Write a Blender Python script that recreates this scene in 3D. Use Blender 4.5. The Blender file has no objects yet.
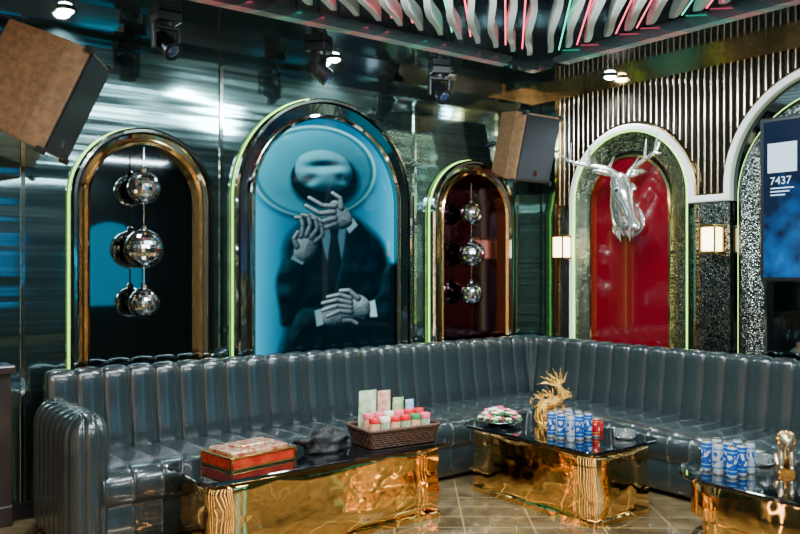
import bpy, bmesh, math, random
import numpy as np
from mathutils import Vector, Matrix, Euler, noise
random.seed(7)
C = bpy.context.scene.collection
sin, cos, pi = math.sin, math.cos, math.pi

# ------------------------------------------------------------------ materials
def srgb(r, g, b):
    def f(c):
        c = c / 255.0
        return c / 12.92 if c <= 0.04045 else ((c + 0.055) / 1.055) ** 2.4
    return (f(r), f(g), f(b), 1)

def mat(name, col, metal=0.0, rough=0.5, emit=None, es=0.0, coat=0.0, trans=0.0, ior=1.45,
        bump=None, vary=None, spec=None):
    m = bpy.data.materials.new(name)
    m.use_nodes = True
    nt = m.node_tree
    b = nt.nodes['Principled BSDF']
    if len(col) == 3: col = srgb(*col)
    b.inputs['Base Color'].default_value = col
    b.inputs['Metallic'].default_value = metal
    b.inputs['Roughness'].default_value = rough
    b.inputs['Coat Weight'].default_value = coat
    b.inputs['Transmission Weight'].default_value = trans
    b.inputs['IOR'].default_value = ior
    if spec is not None: b.inputs['Specular IOR Level'].default_value = spec
    if emit:
        if len(emit) == 3: emit = srgb(*emit)
        b.inputs['Emission Color'].default_value = emit
        b.inputs['Emission Strength'].default_value = es
    if bump or vary:
        tc = nt.nodes.new('ShaderNodeTexCoord')
    if bump:
        mp = nt.nodes.new('ShaderNodeMapping')
        if len(bump) > 2: mp.inputs['Scale'].default_value = bump[2]
        nt.links.new(tc.outputs['Object'], mp.inputs['Vector'])
        n = nt.nodes.new('ShaderNodeTexNoise')
        n.inputs['Scale'].default_value = bump[0]
        n.inputs['Detail'].default_value = bump[3] if len(bump) > 3 else 4
        nt.links.new(mp.outputs[0], n.inputs['Vector'])
        bp = nt.nodes.new('ShaderNodeBump')
        bp.inputs['Strength'].default_value = bump[1]
        bp.inputs['Distance'].default_value = 0.02
        nt.links.new(n.outputs['Fac'], bp.inputs['Height'])
        nt.links.new(bp.outputs[0], b.inputs['Normal'])
    if vary:
        n2 = nt.nodes.new('ShaderNodeTexNoise')
        n2.inputs['Scale'].default_value = vary[0]
        n2.inputs['Detail'].default_value = 5
        nt.links.new(tc.outputs['Object'], n2.inputs['Vector'])
        r = nt.nodes.new('ShaderNodeValToRGB')
        r.color_ramp.elements[0].position = 0.35
        r.color_ramp.elements[1].position = 0.65
        r.color_ramp.elements[0].color = col
        c2 = vary[1]
        if len(c2) == 3: c2 = srgb(*c2)
        r.color_ramp.elements[1].color = c2
        nt.links.new(n2.outputs['Fac'], r.inputs['Fac'])
        nt.links.new(r.outputs['Color'], b.inputs['Base Color'])
    return m

def add_panel_wall(name):
    m = bpy.data.materials.new(name); m.use_nodes = True
    nt = m.node_tree; b = nt.nodes['Principled BSDF']
    L = nt.links.new
    tc = nt.nodes.new('ShaderNodeTexCoord')
    mp = nt.nodes.new('ShaderNodeMapping')
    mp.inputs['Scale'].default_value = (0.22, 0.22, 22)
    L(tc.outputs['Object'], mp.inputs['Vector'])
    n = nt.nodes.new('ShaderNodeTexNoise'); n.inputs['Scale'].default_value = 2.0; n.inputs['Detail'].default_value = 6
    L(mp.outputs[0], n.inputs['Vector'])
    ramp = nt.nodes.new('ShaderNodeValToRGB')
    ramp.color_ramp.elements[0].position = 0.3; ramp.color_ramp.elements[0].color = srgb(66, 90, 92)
    ramp.color_ramp.elements[1].position = 0.75; ramp.color_ramp.elements[1].color = srgb(108, 136, 136)  # teal wash and highlight streaks put into the brushed colour
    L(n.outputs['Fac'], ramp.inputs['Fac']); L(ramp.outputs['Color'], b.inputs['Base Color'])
    b.inputs['Roughness'].default_value = 0.09
    b.inputs['Metallic'].default_value = 0.96
    mp2 = nt.nodes.new('ShaderNodeMapping'); mp2.inputs['Scale'].default_value = (0.3, 0.3, 4.2)
    L(tc.outputs['Object'], mp2.inputs['Vector'])
    n2 = nt.nodes.new('ShaderNodeTexNoise'); n2.inputs['Scale'].default_value = 1.3; n2.inputs['Detail'].default_value = 1.5
    L(mp2.outputs[0], n2.inputs['Vector'])
    bp = nt.nodes.new('ShaderNodeBump'); bp.inputs['Strength'].default_value = 0.4; bp.inputs['Distance'].default_value = 0.03
    L(n2.outputs['Fac'], bp.inputs['Height']); L(bp.outputs[0], b.inputs['Normal'])
    return m

def add_mosaic(name, c1, c2, scale=60, metal=1.0, bs=0.7):
    m = bpy.data.materials.new(name); m.use_nodes = True
    nt = m.node_tree; b = nt.nodes['Principled BSDF']; L = nt.links.new
    tc = nt.nodes.new('ShaderNodeTexCoord')
    v = nt.nodes.new('ShaderNodeTexVoronoi'); v.inputs['Scale'].default_value = scale
    L(tc.outputs['Object'], v.inputs['Vector'])
    ramp = nt.nodes.new('ShaderNodeValToRGB')
    ramp.color_ramp.elements[0].color = srgb(*c1); ramp.color_ramp.elements[1].color = srgb(*c2)
    ramp.color_ramp.elements[0].position = 0.2; ramp.color_ramp.elements[1].position = 0.9
    sep = nt.nodes.new('ShaderNodeSeparateColor'); L(v.outputs['Color'], sep.inputs[0])
    L(sep.outputs[0], ramp.inputs['Fac']); L(ramp.outputs['Color'], b.inputs['Base Color'])
    b.inputs['Metallic'].default_value = metal; b.inputs['Roughness'].default_value = 0.2
    bp = nt.nodes.new('ShaderNodeBump'); bp.inputs['Strength'].default_value = bs; bp.inputs['Distance'].default_value = 0.006
    L(v.outputs['Distance'], bp.inputs['Height']); L(bp.outputs[0], b.inputs['Normal'])
    return m

M = {}
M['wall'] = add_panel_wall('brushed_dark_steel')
M['wall_dark'] = mat('dark_wall', (60, 70, 70), 0.6, 0.3)
M['soffit'] = mat('black_gloss_soffit', (92, 108, 112), 0.9, 0.07, bump=(1.5, 0.15))
M['ceil'] = mat('black_ceiling', (30, 38, 42), 0.6, 0.12)
M['chrome'] = mat('chrome', (215, 220, 218), 1.0, 0.07)
M['darkchrome'] = mat('dark_chrome', (150, 160, 154), 1.0, 0.07, bump=(3, 0.12))
M['goldchrome'] = mat('bronze_chrome', (214, 176, 120), 1.0, 0.12, bump=(4, 0.15))
M['gold'] = mat('gold_mirror', (255, 206, 126), 1.0, 0.05, bump=(3.6, 0.55, (1, 1, 1.3), 2))
M['goldfig'] = mat('gold_cast', (222, 174, 84), 1.0, 0.22, bump=(80, 0.6))
M['glassblack'] = mat('black_glass', (8, 12, 14), 0.0, 0.04, coat=0.5)
M['mirror'] = mat('smoked_mirror', (84, 98, 102), 1.0, 0.035)
M['redmirror'] = mat('smoked_red_mirror', (70, 46, 54), 1.0, 0.1)
M['led_green'] = mat('led_green', (190, 255, 110), 0, 0.5, (196, 255, 110), 2.2)
M['led_red'] = mat('led_red', (255, 60, 80), 0, 0.5, (255, 80, 110), 4.5)
M['led_cyan'] = mat('led_cyan', (60, 220, 200), 0, 0.5, (60, 235, 190), 3.0)
M['added_warm_glow'] = mat('added_warm_glow', (255, 220, 170), 0, 0.5, (255, 222, 180), 9.0)
M['added_tube_glow'] = mat('added_tube_glow', (240, 250, 255), 0, 0.5, (225, 245, 255), 34.0)
M['led_white'] = mat('led_white', (255, 255, 255), 0, 0.5, (235, 250, 255), 140.0)
M['white'] = mat('white_lacquer', (226, 230, 228), 0.0, 0.2, coat=0.4)
M['fin'] = mat('white_fin', (210, 216, 212), 0.0, 0.25, coat=0.4)
M['leather'] = mat('dark_leather', (32, 41, 43), 0.0, 0.24, coat=0.55, bump=(70, 0.08))
M['red'] = mat('red_lacquer_panel', (92, 4, 16), 0.0, 0.12, coat=0.5, emit=(100, 2, 18), es=0.06)  # faint red glow added to the lacquer, which is no lamp
M['mosaic'] = add_mosaic('hammered_black', (18, 22, 24), (120, 128, 122), 95)
M['mosaic_lit'] = add_mosaic('hammered_lit_green', (44, 54, 48), (160, 170, 146), 110)  # lighter copy of the hammered metal, green light put into its colour
M['slat_s'] = mat('brass_slat', (214, 196, 162), 1.0, 0.16)
M['slatback'] = mat('slat_backing', (44, 38, 35), 0.7, 0.2)
M['tan'] = mat('tan_speaker_laminate', (132, 96, 64), 0.0, 0.5, bump=(200, 0.4), vary=(30, (104, 75, 50)))
M['grille'] = mat('speaker_grille', (20, 26, 34), 0.4, 0.5, bump=(260, 0.8))
M['black'] = mat('black_plastic', (14, 16, 20), 0.0, 0.35)
M['lens'] = mat('lens', (30, 50, 90), 0.2, 0.05, coat=1.0)
M['silver'] = mat('polished_silver', (240, 243, 244), 0.9, 0.12, coat=0.5, bump=(14, 0.35))
M['sconce'] = mat('frosted_lit_glass', (255, 240, 200), 0, 0.4, (255, 232, 190), 8.0)
M['brass'] = mat('brass', (196, 152, 84), 1.0, 0.2)
M['wood'] = mat('dark_wainscot', (40, 32, 30), 0.1, 0.3, coat=0.4, vary=(6, (58, 44, 40)))

# ------------------------------------------------------------------ mesh helpers
def part(name, vf, material, parent=None, world=True, smooth=False, angle=None):
    verts, faces = vf
    me = bpy.data.meshes.new(name)
    off = Vector((0, 0, 0))
    if parent is not None and world: off = parent.location.copy()
    me.from_pydata([tuple(Vector(v) - off) for v in verts], [], [tuple(f) for f in faces])
    bm = bmesh.new(); bm.from_mesh(me)
    bmesh.ops.recalc_face_normals(bm, faces=bm.faces)
    bm.to_mesh(me); bm.free()
    if smooth:
        me.shade_smooth()
        if angle:
            try: me.set_sharp_from_angle(angle=math.radians(angle))
            except Exception: pass
    me.materials.append(material)
    ob = bpy.data.objects.new(name, me)
    C.objects.link(ob)
    if parent is not None: ob.parent = parent
    return ob

def top(ob, label, cat, group=None):
    ob['label'] = label; ob['category'] = cat
    if group: ob['group'] = group
    return ob

def root(name, loc, label, cat, rot=(0, 0, 0), group=None):
    e = bpy.data.objects.new(name, None); e.empty_display_size = 0.1
    e.location = loc; e.rotation_euler = rot
    C.objects.link(e)
    return top(e, label, cat, group)

def struct(ob):
    ob['kind'] = 'structure'; return ob

def join(*vfs):
    V, F = [], []
    for v, f in vfs:
        o = len(V); V += list(v); F += [tuple(i + o for i in q) for q in f]
    return V, F

def xf(vf, loc=(0, 0, 0), rot=(0, 0, 0), sc=(1, 1, 1)):
    m = Matrix.Translation(loc) @ Euler(rot).to_matrix().to_4x4() @ Matrix.Diagonal((*sc, 1))
    return [tuple(m @ Vector(v)) for v in vf[0]], vf[1]

def box(x0, x1, y0, y1, z0, z1, bev=0.0, seg=2):
    bm = bmesh.new()
    bmesh.ops.create_cube(bm, size=1)
    for v in bm.verts:
        v.co = Vector(((x0 + x1) / 2 + v.co.x * (x1 - x0), (y0 + y1) / 2 + v.co.y * (y1 - y0), (z0 + z1) / 2 + v.co.z * (z1 - z0)))
    if bev > 0:
        bmesh.ops.bevel(bm, geom=bm.edges[:], offset=bev, segments=seg, profile=0.5, affect='EDGES')
    V = [tuple(v.co) for v in bm.verts]; bm.verts.index_update()
    F = [tuple(v.index for v in f.verts) for f in bm.faces]; bm.free()
    return V, F

def rrect(x0, x1, y0, y1, r, n=8):
    pts = []
    for cx, cy, a0 in ((x1 - r, y1 - r, 0), (x0 + r, y1 - r, 90), (x0 + r, y0 + r, 180), (x1 - r, y0 + r, 270)):
        for i in range(n + 1):
            a = math.radians(a0 + 90 * i / n)
            pts.append((cx + r * cos(a), cy + r * sin(a)))
    return pts

def rslab(x0, x1, y0, y1, r, levels, n=8):
    V, F = [], []
    for ins, z in levels:
        rr = max(r - ins, 0.004)
        V += [(x, y, z) for x, y in rrect(x0 + ins, x1 - ins, y0 + ins, y1 - ins, rr, n)]
    k = 4 * (n + 1)
    for l in range(len(levels) - 1):
        for i in range(k):
            j = (i + 1) % k
            F.append((l * k + i, l * k + j, (l + 1) * k + j, (l + 1) * k + i))
    F.append(tuple(range(k))); F.append(tuple(range((len(levels) - 1) * k, len(levels) * k)))
    return V, F

def lathe(prof, n=24, cap=True):
    V, F = [], []
    for r, z in prof:
        for i in range(n):
            a = 2 * pi * i / n
            V.append((r * cos(a), r * sin(a), z))
    for l in range(len(prof) - 1):
        for i in range(n):
            j = (i + 1) % n
            F.append((l * n + i, l * n + j, (l + 1) * n + j, (l + 1) * n + i))
    if cap:
        if prof[0][0] > 1e-6: F.append(tuple(range(n)))
        if prof[-1][0] > 1e-6: F.append(tuple(range((len(prof) - 1) * n, len(prof) * n)))
    return V, F

def sphere(r, seg=16, rings=10, c=(0, 0, 0), sc=(1, 1, 1)):
    prof = [(max(r * sin(pi * i / rings), 1e-5), -r * cos(pi * i / rings)) for i in range(rings + 1)]
    return xf(lathe(prof, seg), c, (0, 0, 0), sc)

def tube(path, radii, n=10):
    P = [Vector(p) for p in path]
    if not hasattr(radii, '__len__'): radii = [radii] * len(P)
    V, F = [], []
    up = Vector((0.13, 0.27, 0.95)).normalized(); prev = None
    for i, p in enumerate(P):
        t = (P[min(i + 1, len(P) - 1)] - P[max(i - 1, 0)]).normalized()
        if prev is None:
            a = t.cross(up)
            if a.length < 1e-3: a = t.cross(Vector((1, 0, 0)))
            a.normalize()
        else:
            a = (prev - t * prev.dot(t)).normalized()
        prev = a; b = t.cross(a)
        for k in range(n):
            an = 2 * pi * k / n
            V.append(tuple(p + (a * cos(an) + b * sin(an)) * radii[i]))
    for i in range(len(P) - 1):
        for k in range(n):
            l = (k + 1) % n
            F.append((i * n + k, i * n + l, (i + 1) * n + l, (i + 1) * n + k))
    F.append(tuple(range(n))); F.append(tuple(range((len(P) - 1) * n, len(P) * n)))
    return V, F

def smooth_path(pts, k=6):
    P = [Vector(p) for p in pts]; out = []
    for i in range(len(P) - 1):
        p0 = P[max(i - 1, 0)]; p1 = P[i]; p2 = P[i + 1]; p3 = P[min(i + 2, len(P) - 1)]
        for j in range(k):
            t = j / k
            out.append(0.5 * ((2 * p1) + (p2 - p0) * t + (2 * p0 - 5 * p1 + 4 * p2 - p3) * t * t + (3 * p1 - p0 - 3 * p2 + p3) * t ** 3))
    out.append(P[-1]); return out

def wm(wall):
    if wall == 'back': return lambda h, d, z: (h, -d, z)
    return lambda h, d, z: (-d, h, z)

def arch_pts(cx, zs, R, zb, n=40):
    pts = [(cx - R, zb, -1, 0), (cx - R, (zb + zs) / 2, -1, 0)]
    for i in range(n + 1):
        a = pi - pi * i / n
        pts.append((cx + R * cos(a), zs + R * sin(a), cos(a), sin(a)))
    pts += [(cx + R, (zb + zs) / 2, 1, 0), (cx + R, zb, 1, 0)]
    return pts

def sweep(pts, prof, wall, closed=True):
    f = wm(wall); V, F = [], []; k = len(prof)
    for h, z, nh, nz in pts:
        for r, d in prof: V.append(f(h + nh * r, d, z + nz * r))
    for i in range(len(pts) - 1):
        for j in range(k if closed else k - 1):
            l = (j + 1) % k
            F.append((i * k + j, i * k + l, (i + 1) * k + l, (i + 1) * k + j))
    if closed:
        F.append(tuple(range(k))); F.append(tuple(range((len(pts) - 1) * k, len(pts) * k)))
    return V, F

def arch_fill(cx, zs, R, zb, d, wall, t=0.006):
    f = wm(wall)
    pts = [(cx - R, zb)] + [(cx + R * cos(pi - pi * i / 40), zs + R * sin(pi * i / 40)) for i in range(41)] + [(cx + R, zb)]
    n = len(pts)
    V = [f(h, d, z) for h, z in pts] + [f(h, d - t, z) for h, z in pts]
    F = [tuple(range(n)), tuple(range(n, 2 * n))] + [(i, (i + 1) % n, n + (i + 1) % n, n + i) for i in range(n)]
    return V, F

def duplicate(src, loc, rotz=0.0):
    def rec(o, par):
        c = o.copy(); C.objects.link(c)
        if par is not None: c.parent = par
        for ch in list(o.children): rec(ch, c)
        return c
    kids = [c for c in src.children]
    c = src.copy(); C.objects.link(c)
    for k in kids: rec(k, c)
    c.location = loc; c.rotation_euler = (0, 0, rotz)
    return c

# ------------------------------------------------------------------ room shell
XL, YF, ZC = -7.0, -7.6, 3.06
def floor_mat():
    m = bpy.data.materials.new('polished_stone_tile'); m.use_nodes = True
    nt = m.node_tree; b = nt.nodes['Principled BSDF']; L = nt.links.new
    tc = nt.nodes.new('ShaderNodeTexCoord')
    n = nt.nodes.new('ShaderNodeTexNoise'); n.inputs['Scale'].default_value = 2.4; n.inputs['Detail'].default_value = 8; n.inputs['Distortion'].default_value = 1.6
    L(tc.outputs['Object'], n.inputs['Vector'])
    r = nt.nodes.new('ShaderNodeValToRGB')
    r.color_ramp.elements[0].position = 0.35; r.color_ramp.elements[0].color = srgb(112, 92, 64)
    r.color_ramp.elements[1].position = 0.7; r.color_ramp.elements[1].color = srgb(176, 150, 110)
    L(n.outputs['Fac'], r.inputs['Fac'])
    br = nt.nodes.new('ShaderNodeTexBrick'); br.offset = 0.0
    mp2 = nt.nodes.new('ShaderNodeMapping'); mp2.inputs['Rotation'].default_value = (0, 0, math.radians(38))
    L(tc.outputs['Object'], mp2.inputs['Vector']); L(mp2.outputs[0], br.inputs['Vector'])
    br.inputs['Scale'].default_value = 1.0; br.inputs['Brick Width'].default_value = 0.4; br.inputs['Row Height'].default_value = 0.2
    br.inputs['Mortar Size'].default_value = 0.0036
    br.inputs['Mortar'].default_value = srgb(255, 214, 140)
    L(r.outputs['Color'], br.inputs['Color1']); L(r.outputs['Color'], br.inputs['Color2'])
    L(br.outputs['Color'], b.inputs['Base Color'])
    b.inputs['Roughness'].default_value = 0.06; b.inputs['Coat Weight'].default_value = 1.0; b.inputs['Coat Roughness'].default_value = 0.02
    b.inputs['Metallic'].default_value = 0.55
    return m
struct(part('floor', box(XL, 0, YF, 0, -0.1, 0), floor_mat()))
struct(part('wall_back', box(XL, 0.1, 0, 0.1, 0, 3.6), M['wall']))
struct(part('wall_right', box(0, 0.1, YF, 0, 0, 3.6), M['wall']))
struct(part('wall_left', box(XL - 0.1, XL, YF, 0, 0, 3.6), M['wall_dark']))
struct(part('wall_front', box(XL, 0, YF - 0.1, YF, 0, 3.6), M['wall_dark']))
W = 0.67
struct(part('ceiling', box(XL, 0, YF, 0, 3.6, 3.7), M['ceil']))
struct(part('trim_1', box(XL, 0, -W, 0, ZC, 3.6), M['soffit']))
struct(part('trim_2', box(-W, 0, YF, -W, ZC, 3.6), M['soffit']))
struct(part('trim_3', box(XL, -W, -W - 0.012, -W, ZC, ZC + 0.03), M['chrome']))
struct(part('trim_4', box(-W - 0.012, -W, YF, -W - 0.012, ZC, ZC + 0.03), M['chrome']))
struct(part('trim_5', box(XL, 0, -0.05, 0, ZC - 0.07, ZC), M['chrome']))
struct(part('trim_6', box(-0.07, 0, YF, -0.05, ZC - 0.09, ZC), M['goldchrome']))
for i, x in enumerate((-4.34, -3.07, -1.36, -0.16)):
    struct(part('trim_%d' % (7 + i), box(x - 0.012, x + 0.012, -0.014, 0, 0.0, ZC - 0.07), M['darkchrome']))
struct(part('trim_12', join(box(-6.9, -4.42, -0.08, 0, 0, 0.88), box(-6.9, -4.40, -0.12, 0, 0.88, 0.93, 0.01),
      box(-6.9, -4.41, -0.11, 0, 0.0, 0.12, 0.01), box(-4.68, -4.48, -0.095, -0.08, 0.2, 0.8, 0.006),
      box(-5.2, -4.76, -0.095, -0.08, 0.2, 0.8, 0.006)), M['wood']))
struct(part('baseboard_back', box(-4.4, 0, -0.02, 0, 0, 0.1), M['black']))

# ------------------------------------------------------------------ ceiling fins
dgn = Vector((1, 1, 0)).normalized(); prp = Vector((1, -1, 0)).normalized()
def fin_obj(endpt, length, i):
    n = 40; prof = []; topz = []; lat = []; ths = []
    for k_ in range(n + 1):
        s = length * k_ / n
        tip = 1 - math.exp(-s / 0.08)
        prof.append((s, 3.17 - 0.055 * tip + 0.016 * sin(s * 6 + 0.3)))
        topz.append(3.185 + 0.035 * tip + 0.016 * sin(s * 6 + 0.3))
        lat.append(0.014 * sin(s * 6.0 + 0.5)); ths.append(0.008 + 0.012 * tip)
    V, F = [], []; k = n + 1
    for sgn in (-1, 1):
        for (s, z), lt, th in zip(prof, lat, ths): V.append(tuple(endpt - dgn * s + prp * (th * sgn + lt) + Vector((0, 0, z))))
        for (s, _), z, lt, th in zip(prof, topz, lat, ths): V.append(tuple(endpt - dgn * s + prp * (th * sgn + lt) + Vector((0, 0, z))))
    for j in range(k - 1):
        F.append((j, j + 1, k + j + 1, k + j)); o = 2 * k
        F.append((o + j, o + j + 1, o + k + j + 1, o + k + j))
        F.append((j, j + 1, o + j + 1, o + j)); F.append((k + j, k + j + 1, o + k + j + 1, o + k + j))
    F.append((0, k, 3 * k, 2 * k)); F.append((k - 1, 2 * k - 1, 4 * k - 1, 3 * k - 1))
    r = root('ceiling_fin', (endpt.x, endpt.y, 3.11), 'wavy white ceiling fin with rounded tip hanging from black ceiling', 'ceiling fin', group='white fins under the raised ceiling')
    part('blade', (V, F), M['fin'], r, smooth=True, angle=40)
    hp = endpt - dgn * 0.5
    part('hanger', box(hp.x - 0.006, hp.x + 0.006, hp.y - 0.006, hp.y + 0.006, 3.2, 3.6), M['black'], r)
    if i % 3 != 0:
        a = endpt + dgn * 0.0 + prp * 0.085; b = endpt - dgn * (length - 0.1) + prp * 0.085
        part('led_strip', tube([(a.x, a.y, 3.19), ((a.x + b.x) / 2, (a.y + b.y) / 2, 3.19), (b.x, b.y, 3.19)], 0.005, 6), M['led_cyan'] if i % 6 == 4 else M['led_red'], r)
idx = 0
q = -4.6
while q < -W - 0.1:
    fin_obj(Vector((q, -W - 0.08, 0)), 2.0, idx); idx += 1; q += 0.18
q = -W - 0.1 - 0.13
while q > -3.6:
    fin_obj(Vector((-W - 0.08, q, 0)), 2.0, idx); idx += 1; q -= 0.18

# ------------------------------------------------------------------ artwork + niches
def arch_frame(r_obj, cx, zs, R, zb, b, wall, m_band, m_inner):
    part('frame', sweep(arch_pts(cx, zs, R, zb), [(0, 0.0), (0, .07), (-.012, .085), (-.03, .085), (-.04, .06), (-b + .03, .045), (-b + .03, 0.0)], wall), m_band, r_obj, smooth=True, angle=30)
    part('inner_rim', sweep(arch_pts(cx, zs, R, zb), [(-b + .03, 0.0), (-b + .03, .075), (-b + .018, .085), (-b, .07), (-b, 0)], wall), m_inner, r_obj, smooth=True, angle=30)
    part('led_strip', sweep(arch_pts(cx, zs, R, zb), [(0.0, 0.012), (0.006, 0.012), (0.006, 0.024), (0.0, 0.024)], wall), M['led_green'], r_obj)

ZB = 0.84
art = root('arched_artwork', (-2.215, 0, ZB), 'backlit cyan arched print of suited man holding a wide-brim hat', 'artwork')
arch_frame(art, -2.215, 1.985, 0.775, ZB, 0.15, 'back', M['darkchrome'], M['darkchrome'])

def picture():
    cx, zs, R, zb = -2.215, 1.985, 0.63, ZB
    NX, NZ = 380, 530
    zt = zs + R
    zz = np.linspace(zb, zt, NZ)
    w = np.where(zz <= zs, R, np.sqrt(np.maximum(R * R - (zz - zs) ** 2, 1e-6)))
    uu = np.linspace(-1, 1, NX)
    X = cx + w[:, None] * uu[None, :]; Z = np.repeat(zz[:, None], NX, 1)
    V = np.stack([X, np.full_like(X, -0.02), Z], -1).reshape(-1, 3)
    idx = np.arange(NX * NZ).reshape(NZ, NX)
    F = np.stack([idx[:-1, :-1], idx[:-1, 1:], idx[1:, 1:], idx[1:, :-1]], -1).reshape(-1, 4)
    W_, H_ = 340, 560
    xs = np.linspace(252, 397, W_); ys = np.linspace(118, 358, H_)
    x, y = np.meshgrid(xs, ys)
    st = xs[1] - xs[0]
    def c(*a): return np.array(a, float) / 255
    col = np.zeros(x.shape + (3,))
    t = np.clip((y - 118) / 230, 0, 1)[..., None]
    col[:] = c(0, 96, 132) * (1 - t) + c(0, 44, 66) * t
    ed = (np.clip((np.abs(x - 325) - 22) / 48, 0, 1) ** 1.3)[..., None]
    col = col * (1 - ed) + c(0, 174, 212) * ed
    def put(mask, colr):
        nonlocal col
        mk = np.clip(mask, 0, 1)[..., None]; col = col * (1 - mk) + np.asarray(colr) * mk
    def ell(cx_, cy_, rx, ry, rot=0, soft=2.0):
        a = math.radians(rot); dx = x - cx_; dy = y - cy_
        u = (dx * cos(a) + dy * sin(a)) / rx; v = (-dx * sin(a) + dy * cos(a)) / ry
        rr = np.sqrt(u * u + v * v)
        return (1 - rr) * min(rx, ry) / soft, rr, u, v
    def cround(pts, k=6):
        P = [np.array(p, float) for p in pts]; n = len(P); out = []
        for i in range(n):
            p0, p1, p2, p3 = P[i - 1], P[i], P[(i + 1) % n], P[(i + 2) % n]
            for j in range(k):
                q = j / k
                out.append(tuple(0.5 * ((2 * p1) + (p2 - p0) * q + (2 * p0 - 5 * p1 + 4 * p2 - p3) * q * q + (3 * p1 - p0 - 3 * p2 + p3) * q ** 3)))
        return out
    def poly(pts, soft=1.2, rnd=False):
        if rnd: pts = cround(pts)
        inside = np.zeros(x.shape, bool); dmin = np.full(x.shape, 1e9); n = len(pts)
        for i in range(n):
            x1, y1 = pts[i]; x2, y2 = pts[(i + 1) % n]
            if abs(y1 - y2) > 1e-9:
                inside ^= ((y1 > y) != (y2 > y)) & (x < (x2 - x1) * (y - y1) / (y2 - y1) + x1)
            dx, dy = x2 - x1, y2 - y1
            tt = np.clip(((x - x1) * dx + (y - y1) * dy) / (dx * dx + dy * dy + 1e-12), 0, 1)
            dmin = np.minimum(dmin, np.hypot(x - x1 - tt * dx, y - y1 - tt * dy))
        sd = np.where(inside, dmin, -dmin)
        return sd / soft + 0.5, sd
    Ld = np.array([-0.42, -0.70, 0.58])
    def relief(h):
        gy, gx = np.gradient(h, ys[1] - ys[0], st)
        nrm = np.sqrt(gx * gx + gy * gy + 1)
        return np.clip((-gx * Ld[0] - gy * Ld[1] + Ld[2]) / nrm, 0, 1)
    rng = np.random.RandomState(3)
    def smooth_noise(sx, sy):
        g = rng.rand(int(H_ / sy) + 3, int(W_ / sx) + 3)
        yy = np.linspace(0, g.shape[0] - 2.001, H_); xx = np.linspace(0, g.shape[1] - 2.001, W_)
        yi = yy.astype(int); xi = xx.astype(int); fy = (yy - yi)[:, None]; fx = (xx - xi)[None, :]
        fy = fy * fy * (3 - 2 * fy); fx = fx * fx * (3 - 2 * fx)
        return (g[yi][:, xi] * (1 - fy) * (1 - fx) + g[yi + 1][:, xi] * fy * (1 - fx) + g[yi][:, xi + 1] * (1 - fy) * fx + g[yi + 1][:, xi + 1] * fy * fx)
    wrinkle = smooth_noise(40, 26) * 0.7 + smooth_noise(16, 30) * 0.3
    fine = smooth_noise(5, 5)
    li, dk = c(184, 212, 216), c(4, 18, 26)
    def tone(l):
        l = np.clip(l, 0, 1)[..., None]; return dk * (1 - l) + li * l
    def finger(pts, w0, w1, g=1.0, ox=0, oy=0):
        P = [np.array(p, float) + np.array([ox, oy]) for p in pts]; n = len(P) - 1
        best = np.full(x.shape, 1e9); rad = np.ones(x.shape); nx = np.zeros(x.shape); ny = np.zeros(x.shape); al = np.zeros(x.shape)
        for i in range(n):
            p, q = P[i], P[i + 1]; d = q - p; L2 = d @ d
            tt = np.clip(((x - p[0]) * d[0] + (y - p[1]) * d[1]) / L2, 0, 1)
            ex, ey = x - p[0] - tt * d[0], y - p[1] - tt * d[1]
            r = w0 + (w1 - w0) * (i + tt) / n
            dd = np.hypot(ex, ey) / r; m_ = dd < best
            best = np.where(m_, dd, best); rad = np.where(m_, r, rad); nx = np.where(m_, ex / r, nx); ny = np.where(m_, ey / r, ny); al = np.where(m_, (i + tt) / n, al)
        nz = np.sqrt(np.clip(1 - best ** 2, 0, 1))
        lit = np.clip(nx * Ld[0] + ny * Ld[1] + nz * Ld[2], 0, 1) * (0.62 + 0.4 * al) * g
        crease = sum(0.14 * np.exp(-((al - k / n) / 0.035) ** 2) for k in range(1, n))
        put((1.3 - best) * rad / 2.6, dk * 0.5)
        put((1.0 - best) * rad / 1.0 + 0.05, tone(lit * 1.1 - crease + 0.08 * (fine - .5)))
    def palm(pts, g=1.0, wd=5.0, ox=0, oy=0):
        mk, sd = poly([(a + ox, b + oy) for a, b in pts], 1.0, True)
        h = wd * (1 - np.exp(-np.clip(sd, 0, 60) / wd)) + 1.5 * wrinkle + .3 * fine
        put(mk, tone(relief(h) * g))
    def cloth(pts, base, light, wd=7.0, wr=5.0, soft=1.6):
        mk, sd = poly(pts, soft, True)
        h = wd * (1 - np.exp(-np.clip(sd, 0, 90) / wd)) + wr * wrinkle
        l = np.clip((relief(h) - 0.5) / 0.5, 0, 1) ** 1.3
        l = l[..., None]
        put(mk, base * (1 - l) + light * l)
    suit, sl_ = c(0, 5, 9), c(8, 36, 48)
    cloth([(296, 228), (320, 212), (346, 212), (368, 226), (384, 242), (392, 268), (396, 300), (398, 368), (286, 368), (286, 330), (290, 300), (288, 282), (284, 262), (286, 242)], suit, sl_, 7, 4, 9.0)
    put(poly([(314, 222), (348, 222), (340, 262), (333, 290), (325, 262)])[0], c(46, 84, 96))
    put(poly([(327, 222), (338, 222), (336, 236), (341, 266), (333, 290), (325, 264), (329, 236)])[0], c(2, 12, 18))
    cloth([(300, 226), (314, 220), (323, 252), (333, 296), (322, 312), (304, 266)], c(0, 7, 11), c(22, 60, 74), 2, 2)
    cloth([(364, 228), (348, 220), (341, 254), (333, 296), (345, 312), (362, 266)], c(0, 7, 11), c(22, 60, 74), 2, 2)
    cloth([(280, 306), (277, 284), (280, 268), (287, 258), (300, 264), (304, 278), (300, 298), (292, 320), (282, 322)], suit, c(16, 54, 68), 6, 5, 4.0)
    cloth([(288, 332), (298, 309), (310, 306), (319, 311), (319, 327), (304, 337), (290, 350)], suit, c(16, 54, 68), 5, 4, 3.0)
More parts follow.
